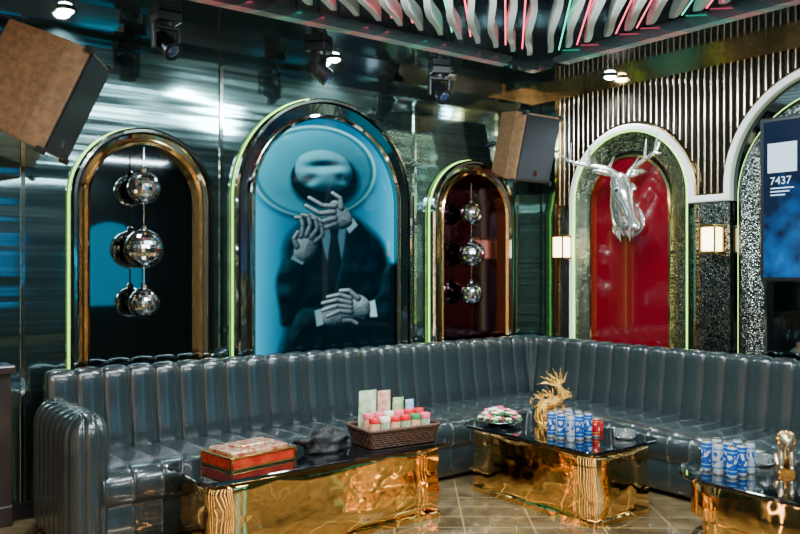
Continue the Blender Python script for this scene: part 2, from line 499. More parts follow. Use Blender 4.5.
    cloth([(400, 270), (392, 262), (384, 270), (380, 292), (372, 302), (376, 325), (392, 330), (402, 318)], suit, c(16, 54, 68), 6, 5, 4.0)
    fade = np.clip((y - 318) / 30, 0, 1) * np.clip(1 - np.abs(x - 338) / 60, 0, 1) ** 0.6 * 0.8
    put(fade, c(0, 5, 9))
    # wide-brimmed hat tipped forward over the face
    mk, rr, u, v = ell(315, 172, 62, 46, -10, 1.5)
    sh = np.clip(0.50 - 0.34 * v - 0.22 * u + 0.28 * rr ** 4 + 0.10 * (wrinkle - .5), 0, 1)[..., None]
    put(mk, c(0, 48, 66) * (1 - sh) + c(56, 176, 200) * sh)
    put(np.exp(-((rr - 0.97) / 0.022) ** 2) * np.clip(0.8 - 0.25 * v, 0, 1), c(160, 228, 234))
    put(np.exp(-((rr - 0.91) / 0.025) ** 2) * 0.5, c(0, 44, 60))
    put(np.exp(-((rr - 1.0) / 0.06) ** 2) * np.clip(v, 0, 1) * 0.6, c(0, 14, 20))
    # contact shadow and ribbon around the crown
    mk, rr, u, v = ell(325, 181, 37, 30, -8, 4); put(mk * 0.75, c(0, 22, 32))
    mk, rr, u, v = ell(323, 178, 33, 27, -8, 1.2); put(mk, c(0, 10, 16))
    # pinched crown: egg outline with centre crease and two side dents
    mk, sd = poly([(294, 172), (299, 158), (313, 151), (329, 150), (345, 157), (351, 170), (346, 183), (332, 190), (315, 190), (300, 184)], 1.2, True)
    h = 9 * (1 - np.exp(-np.clip(sd, 0, 60) / 7))
    def dent(cx_, cy_, rx, ry, rot, dep):
        _, r_, _, _ = ell(cx_, cy_, rx, ry, rot); return -dep * np.exp(-(r_ ** 2) * 1.6)
    h = h + dent(323, 166, 22, 5.5, -6, 6) + dent(309, 181, 9, 6, -30, 4) + dent(340, 178, 9, 6, 30, 4) + 1.2 * wrinkle
    l = relief(h)[..., None]
    put(mk, c(0, 30, 44) * (1 - l) + c(96, 196, 212) * l)
    # hand over the brim
    cloth([(345, 226), (355, 217), (368, 234), (372, 256), (358, 264), (347, 246)], suit, c(16, 54, 68), 4, 3)
    put(poly([(343, 224), (352, 216), (357, 223), (348, 232)])[0], c(96, 136, 146))
    palm([(332, 199), (341, 202), (349, 212), (351, 221), (344, 227), (334, 227), (327, 220), (326, 206)], 0.8)
    finger([(334, 223), (323, 227), (315, 222)], 2.9, 2.1, .7)
    finger([(333, 217), (320, 221), (309, 215)], 3.2, 2.3, .85)
    finger([(332, 211), (318, 213), (305, 206)], 3.3, 2.4, .95)
    finger([(333, 205), (321, 205), (308, 198)], 3.2, 2.3)
    finger([(340, 206), (339, 197), (331, 192)], 3.3, 2.4)
    # second hand just beneath it
    ox, oy = 10, 2
    put(poly([(280 + ox, 256 + oy), (291 + ox, 262 + oy), (296 + ox, 256 + oy), (285 + ox, 248 + oy)])[0], c(70, 108, 118))
    palm([(287, 236), (294, 230), (303, 232), (306, 241), (301, 254), (292, 259), (283, 251)], 0.66, 5, ox, oy)
    finger([(304, 239), (311, 232), (310, 223), (304, 220)], 2.7, 2.0, .65, ox, oy)
    finger([(300, 235), (306, 226), (304, 217), (298, 215)], 2.9, 2.1, .72, ox, oy)
    finger([(295, 233), (299, 223), (297, 214), (291, 213)], 3.0, 2.1, .8, ox, oy)
    finger([(290, 234), (292, 224), (290, 216), (285, 216)], 2.9, 2.1, .85, ox, oy)
    finger([(286, 244), (283, 237), (287, 230)], 3.0, 2.2, .75, ox, oy)
    # lower pair of hands
    put(poly([(313, 309), (320, 307), (322, 323), (315, 325)])[0], c(96, 136, 146))
    palm([(320, 308), (334, 303), (345, 306), (348, 316), (340, 324), (324, 323)], 0.75)
    for k_, (ex, ey) in enumerate(((363, 304), (366, 311), (363, 318), (356, 324))):
        finger([(343, 306 + k_ * 4.8), ((343 + ex) / 2 + 1, (306 + k_ * 4.8 + ey) / 2 - 1.5), (ex, ey)], 3.1, 2.2, .7)
    put(poly([(368, 302), (375, 300), (378, 318), (370, 318)])[0], c(150, 190, 198))
    palm([(369, 302), (358, 294), (347, 295), (342, 303), (346, 313), (358, 318), (369, 316)], 0.95)
    for k_, (ex, ey) in enumerate(((326, 296), (321, 302), (321, 309), (326, 315))):
        sx, sy = 349, 298 + k_ * 4.7
        finger([(sx, sy), ((sx + ex) / 2 + 1, (sy + ey) / 2 - 3.2), (ex, ey)], 3.2, 2.2, 1 - k_ * .05)
    finger([(357, 298), (348, 290), (339, 290)], 3.3, 2.3)
    for _ in range(2):
        p_ = np.pad(col, ((1, 1), (1, 1), (0, 0)), 'edge')
        col = (p_[:-2, 1:-1] + p_[2:, 1:-1] + p_[1:-1, :-2] + p_[1:-1, 2:] + 2 * col) / 6
    px = 255 + 112.2 * (X + 2.845); py = 266 - 132.2 * (Z - 1.5)
    fx = np.clip((px - 252) / 145 * (W_ - 1), 0, W_ - 1.001); fy = np.clip((py - 118) / 240 * (H_ - 1), 0, H_ - 1.001)
    ix, iy = fx.astype(int), fy.astype(int); ax, ay = (fx - ix)[..., None], (fy - iy)[..., None]
    cc = col[iy, ix] * (1 - ax) * (1 - ay) + col[iy, ix + 1] * ax * (1 - ay) + col[iy + 1, ix] * (1 - ax) * ay + col[iy + 1, ix + 1] * ax * ay
    cc = np.clip(cc, 0, 1)
    lin = np.where(cc <= 0.04045, cc / 12.92, ((cc + 0.055) / 1.055) ** 2.4)
    me = bpy.data.meshes.new('printed_picture')
    off = np.array(art.location)
    me.from_pydata((V - off).tolist(), [], F.tolist())
    at = me.color_attributes.new('picture', 'FLOAT_COLOR', 'POINT')
    buf = np.concatenate([lin.reshape(-1, 3), np.ones((V.shape[0], 1))], 1).astype(np.float32).ravel()
    at.data.foreach_set('color', buf)
    m = bpy.data.materials.new('backlit_print'); m.use_nodes = True
    nt = m.node_tree; bs = nt.nodes['Principled BSDF']
    a = nt.nodes.new('ShaderNodeVertexColor'); a.layer_name = 'picture'
    nt.links.new(a.outputs['Color'], bs.inputs['Emission Color'])
    bs.inputs['Base Color'].default_value = (0.0, 0.002, 0.003, 1)
    bs.inputs['Specular IOR Level'].default_value = 0.2
    bs.inputs['Emission Strength'].default_value = 1.6; bs.inputs['Roughness'].default_value = 0.05
    me.materials.append(m)
    ob = bpy.data.objects.new('printed_picture', me); C.objects.link(ob); ob.parent = art
picture()

def niche(cx, zs, R, b, label, mirror):
    r = root('arched_niche', (cx, 0, ZB), label, 'wall niche')
    arch_frame(r, cx, zs, R, ZB, b, 'back', M['darkchrome'], M['goldchrome'])
    part('back_mirror', arch_fill(cx, zs, R - b + 0.01, ZB, 0.012, 'back', 0.01), mirror, r)
    return r
niche(-3.615, 1.93, 0.465, 0.11, 'arched smoked-mirror niche with bronze rim and green light line', M['mirror'])
niche(-0.74, 1.94, 0.48, 0.12, 'arched dark niche with bronze rim beside room corner', M['redmirror'])

ball_m = mat('mirror_tile', (206, 214, 218), 1.0, 0.1)
ball_dark = mat('mirror_tile_gap', (30, 32, 34), 0.5, 0.4)
def mirror_ball(x, y, z, r, wire_top, lab):
    e = root('mirror_ball', (x, y, z), lab, 'mirror ball', group='mirror balls in the arched niches')
    V, F = [], []
    rings = 16
    for i in range(rings):
        a0 = -pi / 2 + pi * i / rings; a1 = a0 + pi / rings; am = (a0 + a1) / 2
        n = max(4, int(2 * rings * cos(am)))
        for j in range(n):
            b0 = 2 * pi * (j + 0.06) / n; b1 = 2 * pi * (j + 0.94) / n
            aa0 = a0 + 0.008; aa1 = a1 - 0.008; o = len(V)
            jit = 1.0 + random.uniform(-0.006, 0.006)
            for (a, b_) in ((aa0, b0), (aa0, b1), (aa1, b1), (aa1, b0)):
                V.append((x + r * jit * cos(a) * cos(b_), y + r * jit * cos(a) * sin(b_), z + r * jit * sin(a)))
            F.append((o, o + 1, o + 2, o + 3))
    part('mirror_tiles', (V, F), ball_m, e)
    part('ball_core', sphere(r * 0.975, 24, 16, (x, y, z)), ball_dark, e, smooth=True)
    part('top_cap', xf(lathe([(0.02, 0), (0.02, 0.02), (0.008, 0.03)], 12), (x, y, z + r * 0.98)), M['chrome'], e)
    part('hanging_rod', tube([(x, y, z + r), (x, y, wire_top)], 0.005, 8), M['chrome'], e)
for (x, zs_, rs_, lab) in ((-3.66, (2.0, 1.615, 1.27), (0.104, 0.125, 0.098), 'mirror-tiled ball on a thin rod before smoked mirror'),
                           (-0.86, (1.95, 1.61, 1.275), (0.095, 0.115, 0.10), 'mirror-tiled ball on a thin rod in dark niche')):
    tops = (zs_[0] + 0.26, zs_[0] - rs_[0], zs_[1] - rs_[1])
    for z, r, tt in zip(zs_, rs_, tops): mirror_ball(x, -0.142, z, r, tt, lab)

# ------------------------------------------------------------------ right wall
def moulding_path():
    pts = []
    c1, z1, R1 = -1.13, 2.05, 0.60
    c2, z2, R2 = -2.75, 2.08, 0.78
    pts.append((c1 + R1, ZB, 1, 0)); pts.append((c1 + R1, 1.5, 1, 0))
    for i in range(41):
        a = pi * i / 40; pts.append((c1 + R1 * cos(a), z1 + R1 * sin(a), cos(a), sin(a)))
    pts.append((c1 - R1, 2.03, -1, 1))
    pts.append((c2 + R2, 2.03, 1, 1))
    for i in range(41):
        a = pi * i / 40; pts.append((c2 + R2 * cos(a), z2 + R2 * sin(a), cos(a), sin(a)))
    pts.append((c2 - R2, ZB, -1, 0))
    return pts
mp_ = moulding_path()
struct(part('trim_20', sweep(mp_, [(0.0, 0), (0.0, .07), (-.008, .078), (-.042, .078), (-.05, .07), (-.05, 0)], 'right'), M['white'], smooth=True, angle=40))
struct(part('trim_21', sweep(mp_, [(0.0, .02), (0.014, .02), (0.014, .05), (0.0, .05)], 'right'), M['goldchrome']))
def outer_z(y):
    z = 2.03
    if abs(y + 1.13) < 0.62: z = max(z, 2.05 + math.sqrt(0.62 ** 2 - (y + 1.13) ** 2))
    if abs(y + 2.75) < 0.80: z = max(z, 2.08 + math.sqrt(0.80 ** 2 - (y + 2.75) ** 2))
    return z
slv = []
y = -0.40
while y > -3.5:
    z0 = outer_z(y) + 0.01
    if z0 < ZC - 0.12: slv.append(tube([(-0.04, y, z0), (-0.04, y, (z0 + ZC - .09) / 2), (-0.04, y, ZC - 0.09)], 0.0085, 8))
    y -= 0.052
struct(part('trim_22', join(*slv), M['slat_s'], smooth=True, angle=50))
struct(part('trim_26', box(-0.012, 0, -3.6, -0.38, 2.0, ZC - 0.09), M['slatback']))
struct(part('trim_23', box(-0.06, 0, -0.40, -0.36, ZB, ZC - 0.09), M['goldchrome']))
struct(part('trim_24', box(-0.05, 0, -0.53, -0.40, 0.8, 2.02), M['mosaic']))
struct(part('trim_25', box(-0.05, 0, -2.01, -1.73, 0.8, 1.99), M['mosaic']))
struct(part('trim_27', box(-0.075, 0, -1.75, -1.735, 0.8, 1.98), M['goldchrome']))

ra = root('arched_red_niche', (0, -1.13, ZB), 'arched crimson panel with hammered surround coloured as lit green and light lines', 'wall niche')
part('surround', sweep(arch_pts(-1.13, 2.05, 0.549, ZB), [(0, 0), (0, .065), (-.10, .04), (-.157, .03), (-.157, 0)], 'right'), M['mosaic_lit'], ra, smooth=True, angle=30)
part('rim', sweep(arch_pts(-1.13, 2.02, 0.39, ZB), [(0, 0), (0, .055), (-.02, .055), (-.02, 0)], 'right'), M['goldchrome'], ra, smooth=True, angle=30)
part('led_strip', sweep(arch_pts(-1.13, 2.05, 0.549, ZB), [(0, .065), (0, .073), (-.009, .073), (-.009, .065)], 'right'), M['led_green'], ra)
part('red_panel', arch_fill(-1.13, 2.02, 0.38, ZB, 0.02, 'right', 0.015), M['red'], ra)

sa = root('arched_screen_niche', (0, -2.75, ZB), 'arch of hammered black metal nested in larger arch around screen', 'wall niche')
part('back_panel', arch_fill(-2.75, 2.08, 0.729, ZB, 0.022, 'right', 0.009), M['mirror'], sa)
part('surround', sweep(arch_pts(-2.75, 2.0, 0.665, ZB), [(0, 0.02), (0, .07), (-.03, .085), (-.15, .07), (-.19, .04), (-.19, 0.02)], 'right'), M['mosaic'], sa, smooth=True, angle=30)
part('rim', sweep(arch_pts(-2.75, 2.0, 0.475, ZB), [(0, 0.02), (0, .07), (-.02, .07), (-.02, 0.02)], 'right'), M['chrome'], sa, smooth=True, angle=30)
part('led_strip', sweep(arch_pts(-2.75, 2.0, 0.672, ZB), [(0, .05), (0, .064), (-.008, .064), (-.008, .05)], 'right'), M['led_green'], sa)

tv = root('wall_screen', (-0.07, -2.66, 1.42), 'portrait touch screen glowing blue with song number', 'screen')
part('bezel', box(-0.12, -0.09, -3.03, -2.27, 1.40, 2.52, 0.01), M['black'], tv)
part('wall_mount', box(-0.09, -0.03, -2.85, -2.5, 1.7, 2.2), M['black'], tv)
scr = bpy.data.materials.new('screen_picture'); scr.use_nodes = True
nt = scr.node_tree; bs = nt.nodes['Principled BSDF']; tc = nt.nodes.new('ShaderNodeTexCoord')
sz = nt.nodes.new('ShaderNodeSeparateXYZ'); nt.links.new(tc.outputs['Object'], sz.inputs[0])
nz = nt.nodes.new('ShaderNodeTexNoise'); nz.inputs['Scale'].default_value = 7
nt.links.new(tc.outputs['Object'], nz.inputs['Vector'])
ad = nt.nodes.new('ShaderNodeMath'); ad.operation = 'MULTIPLY_ADD'; ad.inputs[1].default_value = -0.55; ad.inputs[2].default_value = 0.74
nt.links.new(sz.outputs['Z'], ad.inputs[0])
ad2 = nt.nodes.new('ShaderNodeMath'); ad2.operation = 'MULTIPLY'; nt.links.new(ad.outputs[0], ad2.inputs[0]); nt.links.new(nz.outputs['Fac'], ad2.inputs[1])
rp = nt.nodes.new('ShaderNodeValToRGB'); rp.color_ramp.elements[0].position = 0.2; rp.color_ramp.elements[1].position = 0.6
rp.color_ramp.elements[0].color = srgb(2, 8, 26); rp.color_ramp.elements[1].color = srgb(20, 120, 210)
nt.links.new(ad2.outputs[0], rp.inputs['Fac'])
nt.links.new(rp.outputs['Color'], bs.inputs['Emission Color']); bs.inputs['Emission Strength'].default_value = 1.2
bs.inputs['Base Color'].default_value = (0.004, 0.008, 0.02, 1); bs.inputs['Roughness'].default_value = 0.1
part('display', box(-0.124, -0.118, -3.0, -2.30, 1.43, 2.49), scr, tv)
wht = mat('screen_white', (160, 180, 195), 0, 0.4, (180, 205, 225), 0.6)
part('code_tile', box(-0.1265, -0.1245, -2.53, -2.33, 2.14, 2.34, 0.0), wht, tv)
def text(body, size, loc, rot, m, parent, name):
    cu = bpy.data.curves.new(name, 'FONT'); cu.body = body; cu.size = size; cu.extrude = 0.001; cu.align_x = 'CENTER'
    o = bpy.data.objects.new(name, cu); C.objects.link(o)
    bpy.context.view_layer.update()
    me = bpy.data.meshes.new_from_object(o.evaluated_get(bpy.context.evaluated_depsgraph_get()))
    bpy.data.objects.remove(o)
    ob = bpy.data.objects.new(name, me); C.objects.link(ob); me.materials.clear(); me.materials.append(m)
    ob.parent = parent; ob.location = Vector(loc) - parent.location; ob.rotation_euler = rot
    return ob
text('7437', 0.074, (-0.1265, -2.42, 2.06), (pi / 2, 0, -pi / 2), wht, tv, 'song_number')
part('caption_lines', join(*[box(-0.1265, -0.1245, -2.51 + d_, -2.35, z_, z_ + 0.008) for z_, d_ in ((2.03, 0.0), (2.007, 0.03), (1.984, 0.06))]), wht, tv)

def sconce(loc):
    e = root('wall_sconce', loc, 'lit cube lantern sconce with brass bands', 'wall lamp', group='lantern sconces on the right wall')
    x, y, z = loc
    part('back_plate', box(x - 0.01, x + 0.005, y - 0.04, y + 0.04, z - 0.1, z + 0.1, 0.004), M['brass'], e)
    part('arm', tube([(x, y, z), (x - 0.05, y, z)], 0.012, 8), M['brass'], e)
    part('shade', box(x - 0.15, x - 0.05, y - 0.052, y + 0.052, z - 0.085, z + 0.085, 0.008), M['sconce'], e)
    bars = [box(x - 0.157, x - 0.043, y - 0.06, y + 0.06, z + 0.085, z + 0.105, 0.004), box(x - 0.157, x - 0.043, y - 0.06, y + 0.06, z - 0.105, z - 0.085, 0.004)]
    for sx in (x - 0.153, x - 0.047):
        for sy in (y - 0.055, y + 0.055): bars.append(box(sx - 0.005, sx + 0.005, sy - 0.005, sy + 0.005, z - 0.1, z + 0.1))
    part('cage', join(*bars), M['brass'], e)
sconce((-0.055, -0.52, 1.67)); sconce((-0.055, -1.93, 1.70))

def blob(chain, n=14, k=5):
    P = smooth_path([c[:3] for c in chain], k); R = []
    rr = [c[3] for c in chain]
    for i in range(len(chain) - 1):
        for j in range(k):
            t = j / k; t = t * t * (3 - 2 * t); R.append(rr[i] * (1 - t) + rr[i + 1] * t)
    R.append(rr[-1]); return tube(P, R, n)
def oval_loft(secs, n=20, k=5):
    A = smooth_path([(s[0], s[1], 0) for s in secs], k); B = smooth_path([(s[2], s[3], 0) for s in secs], k)
    V, F = [], []
    for i, (p, q) in enumerate(zip(A, B)):
        t = A[min(i + 1, len(A) - 1)] - A[max(i - 1, 0)]; L_ = math.hypot(t.x, t.y) or 1; nx, nz_ = -t.y / L_, t.x / L_
        for j in range(n):
            a = 2 * pi * j / n; s_, c_ = sin(a), cos(a)
            V.append((p.x + nx * q.y * s_, q.x * c_ * (1 - 0.12 * s_), p.y + nz_ * q.y * s_))
    for i in range(len(A) - 1):
        for j in range(n):
            l = (j + 1) % n; F.append((i * n + j, i * n + l, (i + 1) * n + l, (i + 1) * n + j))
    F.append(tuple(range(n))); F.append(tuple(range((len(A) - 1) * n, len(A) * n)))
    return V, F
stag = root('stag_head', (-0.03, -1.2, 1.95), 'polished silver stag head with branching antlers on crimson panel', 'animal sculpture')
YAW = math.radians(-118)
HM = Matrix.Translation((-0.26, -1.22, 2.14)) @ Matrix.Rotation(YAW, 4, 'Z') @ Matrix.Rotation(math.radians(48), 4, 'Y') @ Matrix.Scale(1.12, 4)
def posed(vf): return [tuple(HM @ Vector(v)) for v in vf[0]], vf[1]
skull = oval_loft([(-0.09, -0.01, 0.025, 0.03), (-0.06, 0.0, 0.06, 0.06), (0.0, 0.005, 0.072, 0.07), (0.07, -0.005, 0.074, 0.066), (0.14, -0.02, 0.052, 0.05), (0.22, -0.03, 0.034, 0.037), (0.30, -0.035, 0.031, 0.031), (0.355, -0.035, 0.040, 0.034), (0.385, -0.04, 0.034, 0.028), (0.40, -0.045, 0.016, 0.014)])
jawp = oval_loft([(0.02, -0.062, 0.04, 0.038), (0.10, -0.07, 0.032, 0.028), (0.2, -0.072, 0.022, 0.016), (0.3, -0.07, 0.022, 0.013), (0.35, -0.066, 0.02, 0.011), (0.362, -0.063, 0.008, 0.005)], 14)
brows = [sphere(0.024, 12, 8, (0.062, s * 0.056, 0.042), (1.5, 0.8, 0.7)) for s in (-1, 1)]
lips = [sphere(0.013, 10, 8, (0.372, s * 0.02, -0.026), (1.2, 1, 0.9)) for s in (-1, 1)]
neck = blob([(-0.03, -1.14, 1.86, 0.115), (-0.09, -1.14, 1.90, 0.12), (-0.16, -1.16, 1.99, 0.10), (-0.225, -1.19, 2.09, 0.08), (-0.255, -1.22, 2.13, 0.055)], 18)
mane_ = [blob([(-0.09, -1.14 + 0.095 * cos(a), 1.90, 0.024), (-0.12, -1.14 + 0.09 * cos(a), 1.81, 0.02), (-0.10, -1.14 + 0.07 * cos(a), 1.73 + 0.03 * sin(a * 5), 0.004)], 8, 4) for a in [pi * i / 7 for i in range(8)]]
part('head', join(posed(skull), posed(jawp), *[posed(b) for b in brows], *[posed(b) for b in lips], neck, *mane_), M['silver'], stag, smooth=True)
part('wall_plaque', xf(lathe([(0.12, 0), (0.13, 0.004), (0.125, 0.012), (0.08, 0.014)], 28), (-0.021, -1.14, 1.87), (0, -pi / 2, 0)), M['silver'], stag, smooth=True, angle=40)
for s in (1, -1):
    part('ear', posed(blob([(-0.04, s * 0.058, 0.05, 0.014), (-0.06, s * 0.10, 0.062, 0.028), (-0.075, s * 0.15, 0.062, 0.024), (-0.085, s * 0.20, 0.058, 0.004)], 10)), M['silver'], stag, smooth=True)
    part('eye', posed(sphere(0.013, 12, 8, (0.075, s * 0.068, 0.02))), M['black'], stag, smooth=True)
    part('nostril', posed(sphere(0.008, 8, 6, (0.392, s * 0.018, -0.03))), M['black'], stag, smooth=True)
    sd = (Matrix.Rotation(YAW, 3, 'Z') @ Vector((0, s, 0))); fw = (Matrix.Rotation(YAW, 3, 'Z') @ Vector((1, 0, 0))); U = Vector((0, 0, 1))
    if s > 0: sd = (sd + Vector((0.0, 0.15, 0))).normalized() 
    a0 = HM @ Vector((-0.03, s * 0.035, 0.06))
    K = 1.25
    mb = [a0, a0 + sd * 0.05 * K + U * 0.06 - fw * 0.05, a0 + sd * 0.16 * K + U * 0.09 - fw * 0.10, a0 + sd * 0.28 * K + U * 0.12 - fw * 0.12, a0 + sd * 0.36 * K + U * 0.19 - fw * 0.10]
    if sd.x > 0:
        mb = [a0, a0 + U * 0.06 + Vector((0.02, -0.03, 0)), a0 + U * 0.12 + Vector((0.05, -0.12, 0)), a0 + U * 0.17 + Vector((0.07, -0.20, 0)), a0 + U * 0.25 + Vector((0.08, -0.24, 0))]
    tines = [blob([(*p, r) for p, r in zip(mb, (0.022, 0.019, 0.018, 0.014, 0.003))], 10, 5)]
    for i, dv in ((1, fw * 0.12 + U * 0.08), (2, U * 0.16 + fw * 0.03), (2, fw * 0.12 + U * 0.04), (3, U * 0.14 + fw * 0.04), (3, fw * 0.10 - U * 0.02)):
        p0 = mb[i]; tines.append(blob([(*p0, 0.014), (*(p0 + dv * 0.5 - U * 0.005), 0.011), (*(p0 + dv), 0.0025)], 8, 4))
    part('antler', join(*tines), M['silver'], stag, smooth=True)

# ------------------------------------------------------------------ sofa
def rib(ph): 
    return abs(sin(pi * ph)) ** 0.32
def rib_sweep(prof, s0, s1, pitch, amp):
    n = len(prof); nr = []
    for i in range(n):
        a = prof[max(i - 1, 0)]; b = prof[min(i + 1, n - 1)]
        t = Vector((b[0] - a[0], b[1] - a[1]))
        if t.length < 1e-6: t = Vector((0, 1))
        t.normalize(); nr.append((t.y, -t.x))
    phs = [0, .02, .05, .1, .18, .3, .42, .5, .58, .7, .82, .9, .95, .98]
    V, F = [], []; colsN = 0
    kA = int(round(abs(s0) / pitch)); kB = int(round(abs(s1) / pitch))
    for run, kk, S in (('A', kA, s0), ('B', kB, s1)):
        lst = [(m_ + p_) for m_ in range(kk) for p_ in phs] + [kk]
        if run == 'A': lst = lst[::-1]
        for q_ in lst:
            s = S * q_ / kk
            g = (rib(q_ % 1.0) - 1.0) * amp
            for j, (d, z, w) in enumerate(prof):
                dd = d + nr[j][0] * g * w; z2 = z + nr[j][1] * g * w
                if run == 'A': V.append((min(s, -dd), -dd, z2))
                else: V.append((-dd, min(s, -dd), z2))
            colsN += 1
    for c_ in range(colsN - 1):
        for j in range(n - 1):
            F.append((c_ * n + j, c_ * n + j + 1, (c_ + 1) * n + j + 1, (c_ + 1) * n + j))
    F.append(tuple(range(n))); F.append(tuple(range((colsN - 1) * n, colsN * n)))
    return V, F
sofa = root('corner_sofa', (-2.0, -0.5, 0), 'long charcoal leather corner sofa with vertical channel tufting', 'sofa')
back_prof = [(0.31, 0.36, 1), (0.315, 0.45, 1), (0.305, 0.52, 1), (0.29, 0.6, 1), (0.28, 0.68, 1), (0.272, 0.76, 1), (0.268, 0.82, 1), (0.262, 0.86, 1), (0.248, 0.888, 1),
             (0.222, 0.902, 1), (0.19, 0.902, 1), (0.16, 0.888, 1), (0.147, 0.85, .4), (0.145, 0.7, .0), (0.145, 0.05, 0), (0.30, 0.05, 0)]
seat_prof = [(0.25, 0.38, 0), (0.27, 0.415, .5), (0.4, 0.425, .5), (0.55, 0.43, .5), (0.7, 0.43, .6), (0.82, 0.428, .9), (0.89, 0.41, 1), (0.925, 0.375, 1), (0.935, 0.33, 1), (0.93, 0.28, 1), (0.915, 0.25, 1),
             (0.905, 0.235, 0.2), (0.91, 0.22, .6), (0.912, 0.15, .6), (0.91, 0.06, .6), (0.89, 0.03, 0), (0.3, 0.03, 0)]
part('backrest', rib_sweep(back_prof, -4.26, -4.5, 0.158, 0.026), M['leather'], sofa, smooth=True)
part('seat', rib_sweep(seat_prof, -4.15, -4.5, 0.158, 0.016), M['leather'], sofa, smooth=True)
def arm_mesh(x0, x1, y0, y1, r, levels, pitch, amp):
    base = rrect(x0, x1, y0, y1, r, 12)
    P = [Vector(p) for p in base]; n = len(P)
    L = [0]
    for i in range(n): L.append(L[-1] + (P[(i + 1) % n] - P[i]).length)
    tot = L[-1]; cnt = int(round(tot / pitch)) * 12; pc = tot / (cnt / 12)
    V, F = [], []
    ring = []
    for k in range(cnt):
        s = tot * k / cnt; i = 0
        while L[i + 1] < s: i += 1
        t = (s - L[i]) / max(L[i + 1] - L[i], 1e-9); a, b = P[i], P[(i + 1) % n]
        p = a + (b - a) * t; tg = (b - a)
        tg = tg.normalized() if tg.length > 1e-6 else Vector((1, 0))
        ring.append((p, Vector((tg.y, -tg.x)), (abs(sin(pi * s / pc)) ** 0.4 - 1) * amp))
    for ins, z, w in levels:
        for p, nrm, g in ring:
            q_ = Vector((max(min(p.x, x1 - ins), x0 + ins), max(min(p.y, y1 - ins), y0 + ins)))
            q_ = q_ if ins > 0.06 else p - nrm * ins
            q_ = q_ + nrm * g * w
            V.append((q_.x, q_.y, z + (g * w * 0.5 if ins > 0.01 else 0)))
    for l in range(len(levels) - 1):
        for i in range(cnt):
            j = (i + 1) % cnt; F.append((l * cnt + i, l * cnt + j, (l + 1) * cnt + j, (l + 1) * cnt + i))
    F.append(tuple(range((len(levels) - 1) * cnt, len(levels) * cnt)))
    return V, F
part('armrest', arm_mesh(-4.335, -4.09, -0.95, -0.14, 0.12, [(0.01, 0.03, 1), (0, 0.1, 1), (0, 0.3, 1), (0, 0.5, 1), (0, 0.62, 1), (0.012, 0.67, 1), (0.035, 0.705, .8), (0.06, 0.725, .6), (0.09, 0.742, .3), (0.118, 0.748, 0)], 0.1, 0.016), M['leather'], sofa, smooth=True)

# ------------------------------------------------------------------ tables
def table(x0, x1, y0, y1, r, label, style):
    cx, cy = (x0 + x1) / 2, (y0 + y1) / 2
    t = root('coffee_table', (cx, cy, 0), label, 'table')
    part('table_top', rslab(x0, x1, y0, y1, r, [(0.004, 0.428), (0, 0.432), (0, 0.446), (0.004, 0.45)], 10), M['glassblack'], t, smooth=True, angle=40)
    i = 0.05
    if style == 'round':
        lv = [(0.0, 0.0), (0.0, 0.10), (0.008, 0.112), (0.055, 0.118), (0.055, 0.225), (0.008, 0.232), (0.0, 0.24), (0.0, 0.41), (0.01, 0.428)]
        part('base', rslab(x0 + i, x1 - i, y0 + i, y1 - i, r - .02, lv, 12), M['gold'], t, smooth=True, angle=30)
    else:
        # mirror block with shallow crystal-like facets pressed into each side
        a0, a1, b0, b1 = x0 + i + .03, x1 - i - .03, y0 + i, y1 - i
        V, F = [], []
        zs_ = [0.0, 0.05, 0.16, 0.26, 0.37, 0.428]
        per = []
        step = 0.17
        nx_ = max(3, int(round((a1 - a0) / step))); ny_ = max(3, int(round((b1 - b0) / step)))
        for k in range(nx_): per.append((a0 + (a1 - a0) * k / nx_, b0, 0, -1))
        for k in range(ny_): per.append((a1, b0 + (b1 - b0) * k / ny_, 1, 0))
        for k in range(nx_): per.append((a1 - (a1 - a0) * k / nx_, b1, 0, 1))
        for k in range(ny_): per.append((a0, b1 - (b1 - b0) * k / ny_, -1, 0))
        rg = random.Random(int(abs(x0) * 100)); P_ = len(per)
        for li_, z in enumerate(zs_):
            for j, (px_, py_, nx2, ny2) in enumerate(per):
                mid = 0 < li_ < len(zs_) - 1
                o_ = rg.uniform(-0.016, 0.012) if mid else -0.006
                zz_ = z + (rg.uniform(-0.025, 0.025) if mid else 0)
                V.append((px_ + nx2 * o_, py_ + ny2 * o_, zz_))
        for l in range(len(zs_) - 1):
            for j in range(P_):
                k2 = (j + 1) % P_; A_, B_, C_, D_ = l * P_ + j, l * P_ + k2, (l + 1) * P_ + k2, (l + 1) * P_ + j
                if (l + j) % 2: F += [(A_, B_, C_), (A_, C_, D_)]
                else: F += [(A_, B_, D_), (B_, C_, D_)]
        F.append(tuple(range(P_))); F.append(tuple(range((len(zs_) - 1) * P_, len(zs_) * P_)))
        part('base', (V, F), M['gold'], t, smooth=True)
        part('plinth', rslab(x0 + i + .02, x1 - i - .02, y0 + i - .008, y1 - i + .008, 0.012, [(0, 0), (0, 0.028), (0.006, 0.034)], 4), M['gold'], t, smooth=True, angle=30)
    return t
table(-3.86, -2.26, -1.52, -1.0, 0.07, 'long black glass table on rippled mirror-gold block base', 'a')
table(-1.86, -1.2, -2.24, -1.12, 0.07, 'black glass table on rippled mirror-gold base near sofa corner', 'b')
table(-1.88, -1.12, -3.8, -2.66, 0.30, 'rounded black glass table on tiered gold base', 'round')
TT = 0.45

